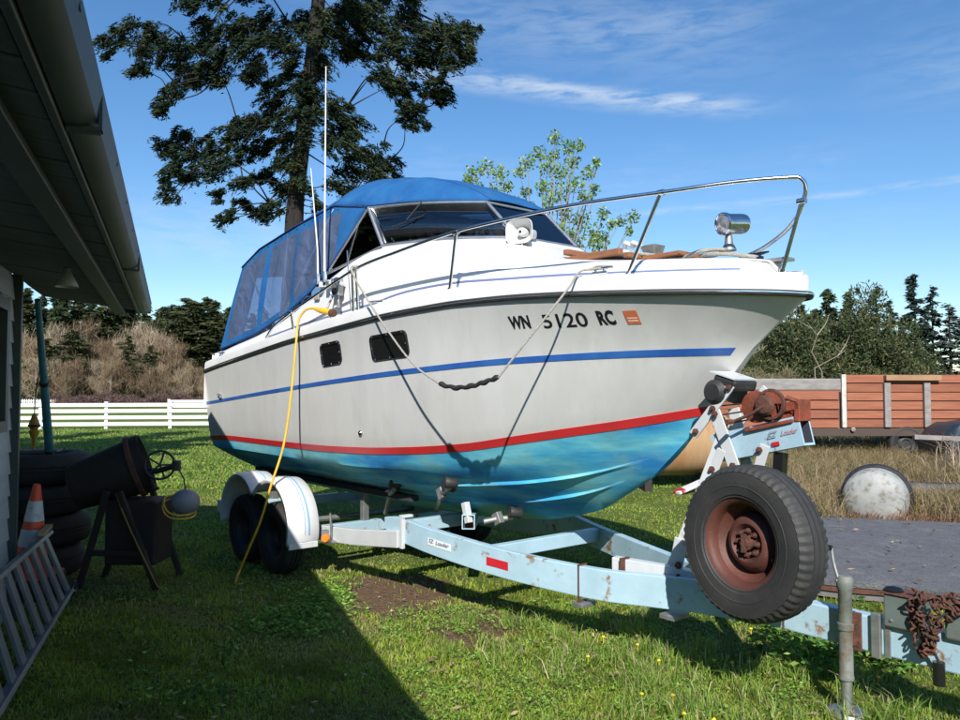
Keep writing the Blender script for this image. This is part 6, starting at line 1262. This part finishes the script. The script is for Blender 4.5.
tufts([(rng.uniform(2.0, 6.5), rng.uniform(13.9, 16.5)) for _ in range(120)], 60, .3, .2, .5, (.34, .30, .14), (.16, .22, .05), .35, 'dry_grass', 'yellowing rough grass round the tan tank', .010, 1.1)
tufts([(rng.uniform(7.0, 14), rng.uniform(18.5, 26)) for _ in range(240)], 50, .5, .3, .75, (.36, .28, .17), (.20, .20, .08), .3, 'dry_grass', 'dry brown grass growing behind and under the wagon', .02, 1.1)
tufts([(3.3, 4.75), (3.4, 4.9), (3.15, 5.0), (3.55, 5.1)], 14, .12, .3, .5, (.50, .44, .36), (.4, .33, .25), .3, 'dry_stalks', 'few pale dry stalks leaning over the felt platform edge', .007, 1.8)
# broad-leaved weeds
def weeds(cent, per, r0, zmax, L, label, base=(.14, .27, .04)):
    P = []
    for cx, cy, r_ in cent:
        k = int(per * r_ / r0); rr = r_ * np.sqrt(rng.random(k)); a = rng.uniform(0, 6.28, k); P.append(np.stack([cx + rr * np.cos(a), cy + rr * np.sin(a), .01 + rng.random(k) * zmax * (1 - .6 * rr / r_)], 1))
    P = np.concatenate(P); n = len(P); d = rng.normal(size=(n, 3)); d[:, 2] = d[:, 2] * .25 + .25; d /= np.linalg.norm(d, axis=1)[:, None]
    me = spray(P, d, rng.uniform(.7, 1.3, n) * L, rng.uniform(.35, .6, n) * L, var_cols(n, base, .35, (.24, .36, .075), .3), 'weeds', leafm); o = D.objects.new('weeds', me); C.objects.link(o); return tag(o, label, 'weeds', kind='stuff')
weeds([(rng.uniform(-1.6, -1.0), rng.uniform(5.2, 6.5), rng.uniform(.1, .22)) for _ in range(34)], 90, .15, .09, .035, 'leafy green weeds beside the trailer fender')
weeds([(rng.uniform(-.6, 2.0), rng.uniform(3.2, 6.0), rng.uniform(.05, .16)) for _ in range(190)], 52, .1, .04, .021, 'scattered clover and small leaves in the lawn')
weeds([(rng.uniform(1.75, 2.5), rng.uniform(4.5, 5.2), rng.uniform(.1, .16)) for _ in range(16)], 170, .15, .30, .05, 'leafy green plant growing behind the trailer tongue', (.09, .20, .035))
weeds([(rng.uniform(-3.2, -1.2), rng.uniform(4.0, 6.2), rng.uniform(.08, .2)) for _ in range(40)], 60, .15, .06, .035, 'low weeds in the garage shade', (.08, .16, .03))
lx, ly = sample(2600, 2.6, 9, 1.3); kk = ~in_slab(lx, ly); lx, ly = lx[kk], ly[kk]; n = len(lx); dl_ = rng.normal(size=(n, 3)); dl_[:, 2] *= .15; dl_ /= np.linalg.norm(dl_, axis=1)[:, None]
me = spray(np.stack([lx, ly, rng.uniform(.015, .04, n)], 1), dl_, rng.uniform(.02, .06, n), rng.uniform(.004, .022, n), var_cols(n, (.34, .26, .15), .35, (.20, .12, .07), .4), 'leaf_litter', leafm); o = D.objects.new('leaf_litter', me); C.objects.link(o); tag(o, 'dry leaves and bits of stem scattered in the lawn', 'litter', kind='stuff')
qx = rng.random(260); qy = rng.random(260); bx = np.array([list((SA.lerp(SBp, a_)).lerp(SDp.lerp(SC_, a_), b_)) for a_, b_ in zip(qx, qy)]); bx[:, 2] = .185; dl_ = rng.normal(size=(260, 3)); dl_[:, 2] *= .08; dl_ /= np.linalg.norm(dl_, axis=1)[:, None]
me = spray(bx, dl_, rng.uniform(.02, .09, 260), rng.uniform(.006, .03, 260), var_cols(260, (.30, .24, .15), .35, (.12, .10, .08), .5), 'leaf_litter', leafm); o = D.objects.new('leaf_litter', me); C.objects.link(o); tag(o, 'dead leaves and grit lying on the felt platform', 'litter', kind='stuff')
# dandelions
dand = MB()
for k in range(30):
    a = k < 16; px, py = ((rng.uniform(-4.6, -3.1), rng.uniform(12.5, 17)) if a and k % 2 else (rng.uniform(.6, 2.4), rng.uniform(3.4, 5.2))) ; r_ = .012 if py < 8 else .028
    dand.lathe([(0, .045), (r_ * .6, .05), (r_, .044), (r_ * .5, .038), (.003, .035), (.002, 0)], 7, Matrix.Translation((px, py, 0)))
o = dand.build('dandelions', mat('dandelion_yellow', (.75, .55, .02), .7), None); tag(o, 'small yellow dandelion flowers dotted over the grass', 'flowers', kind='stuff')
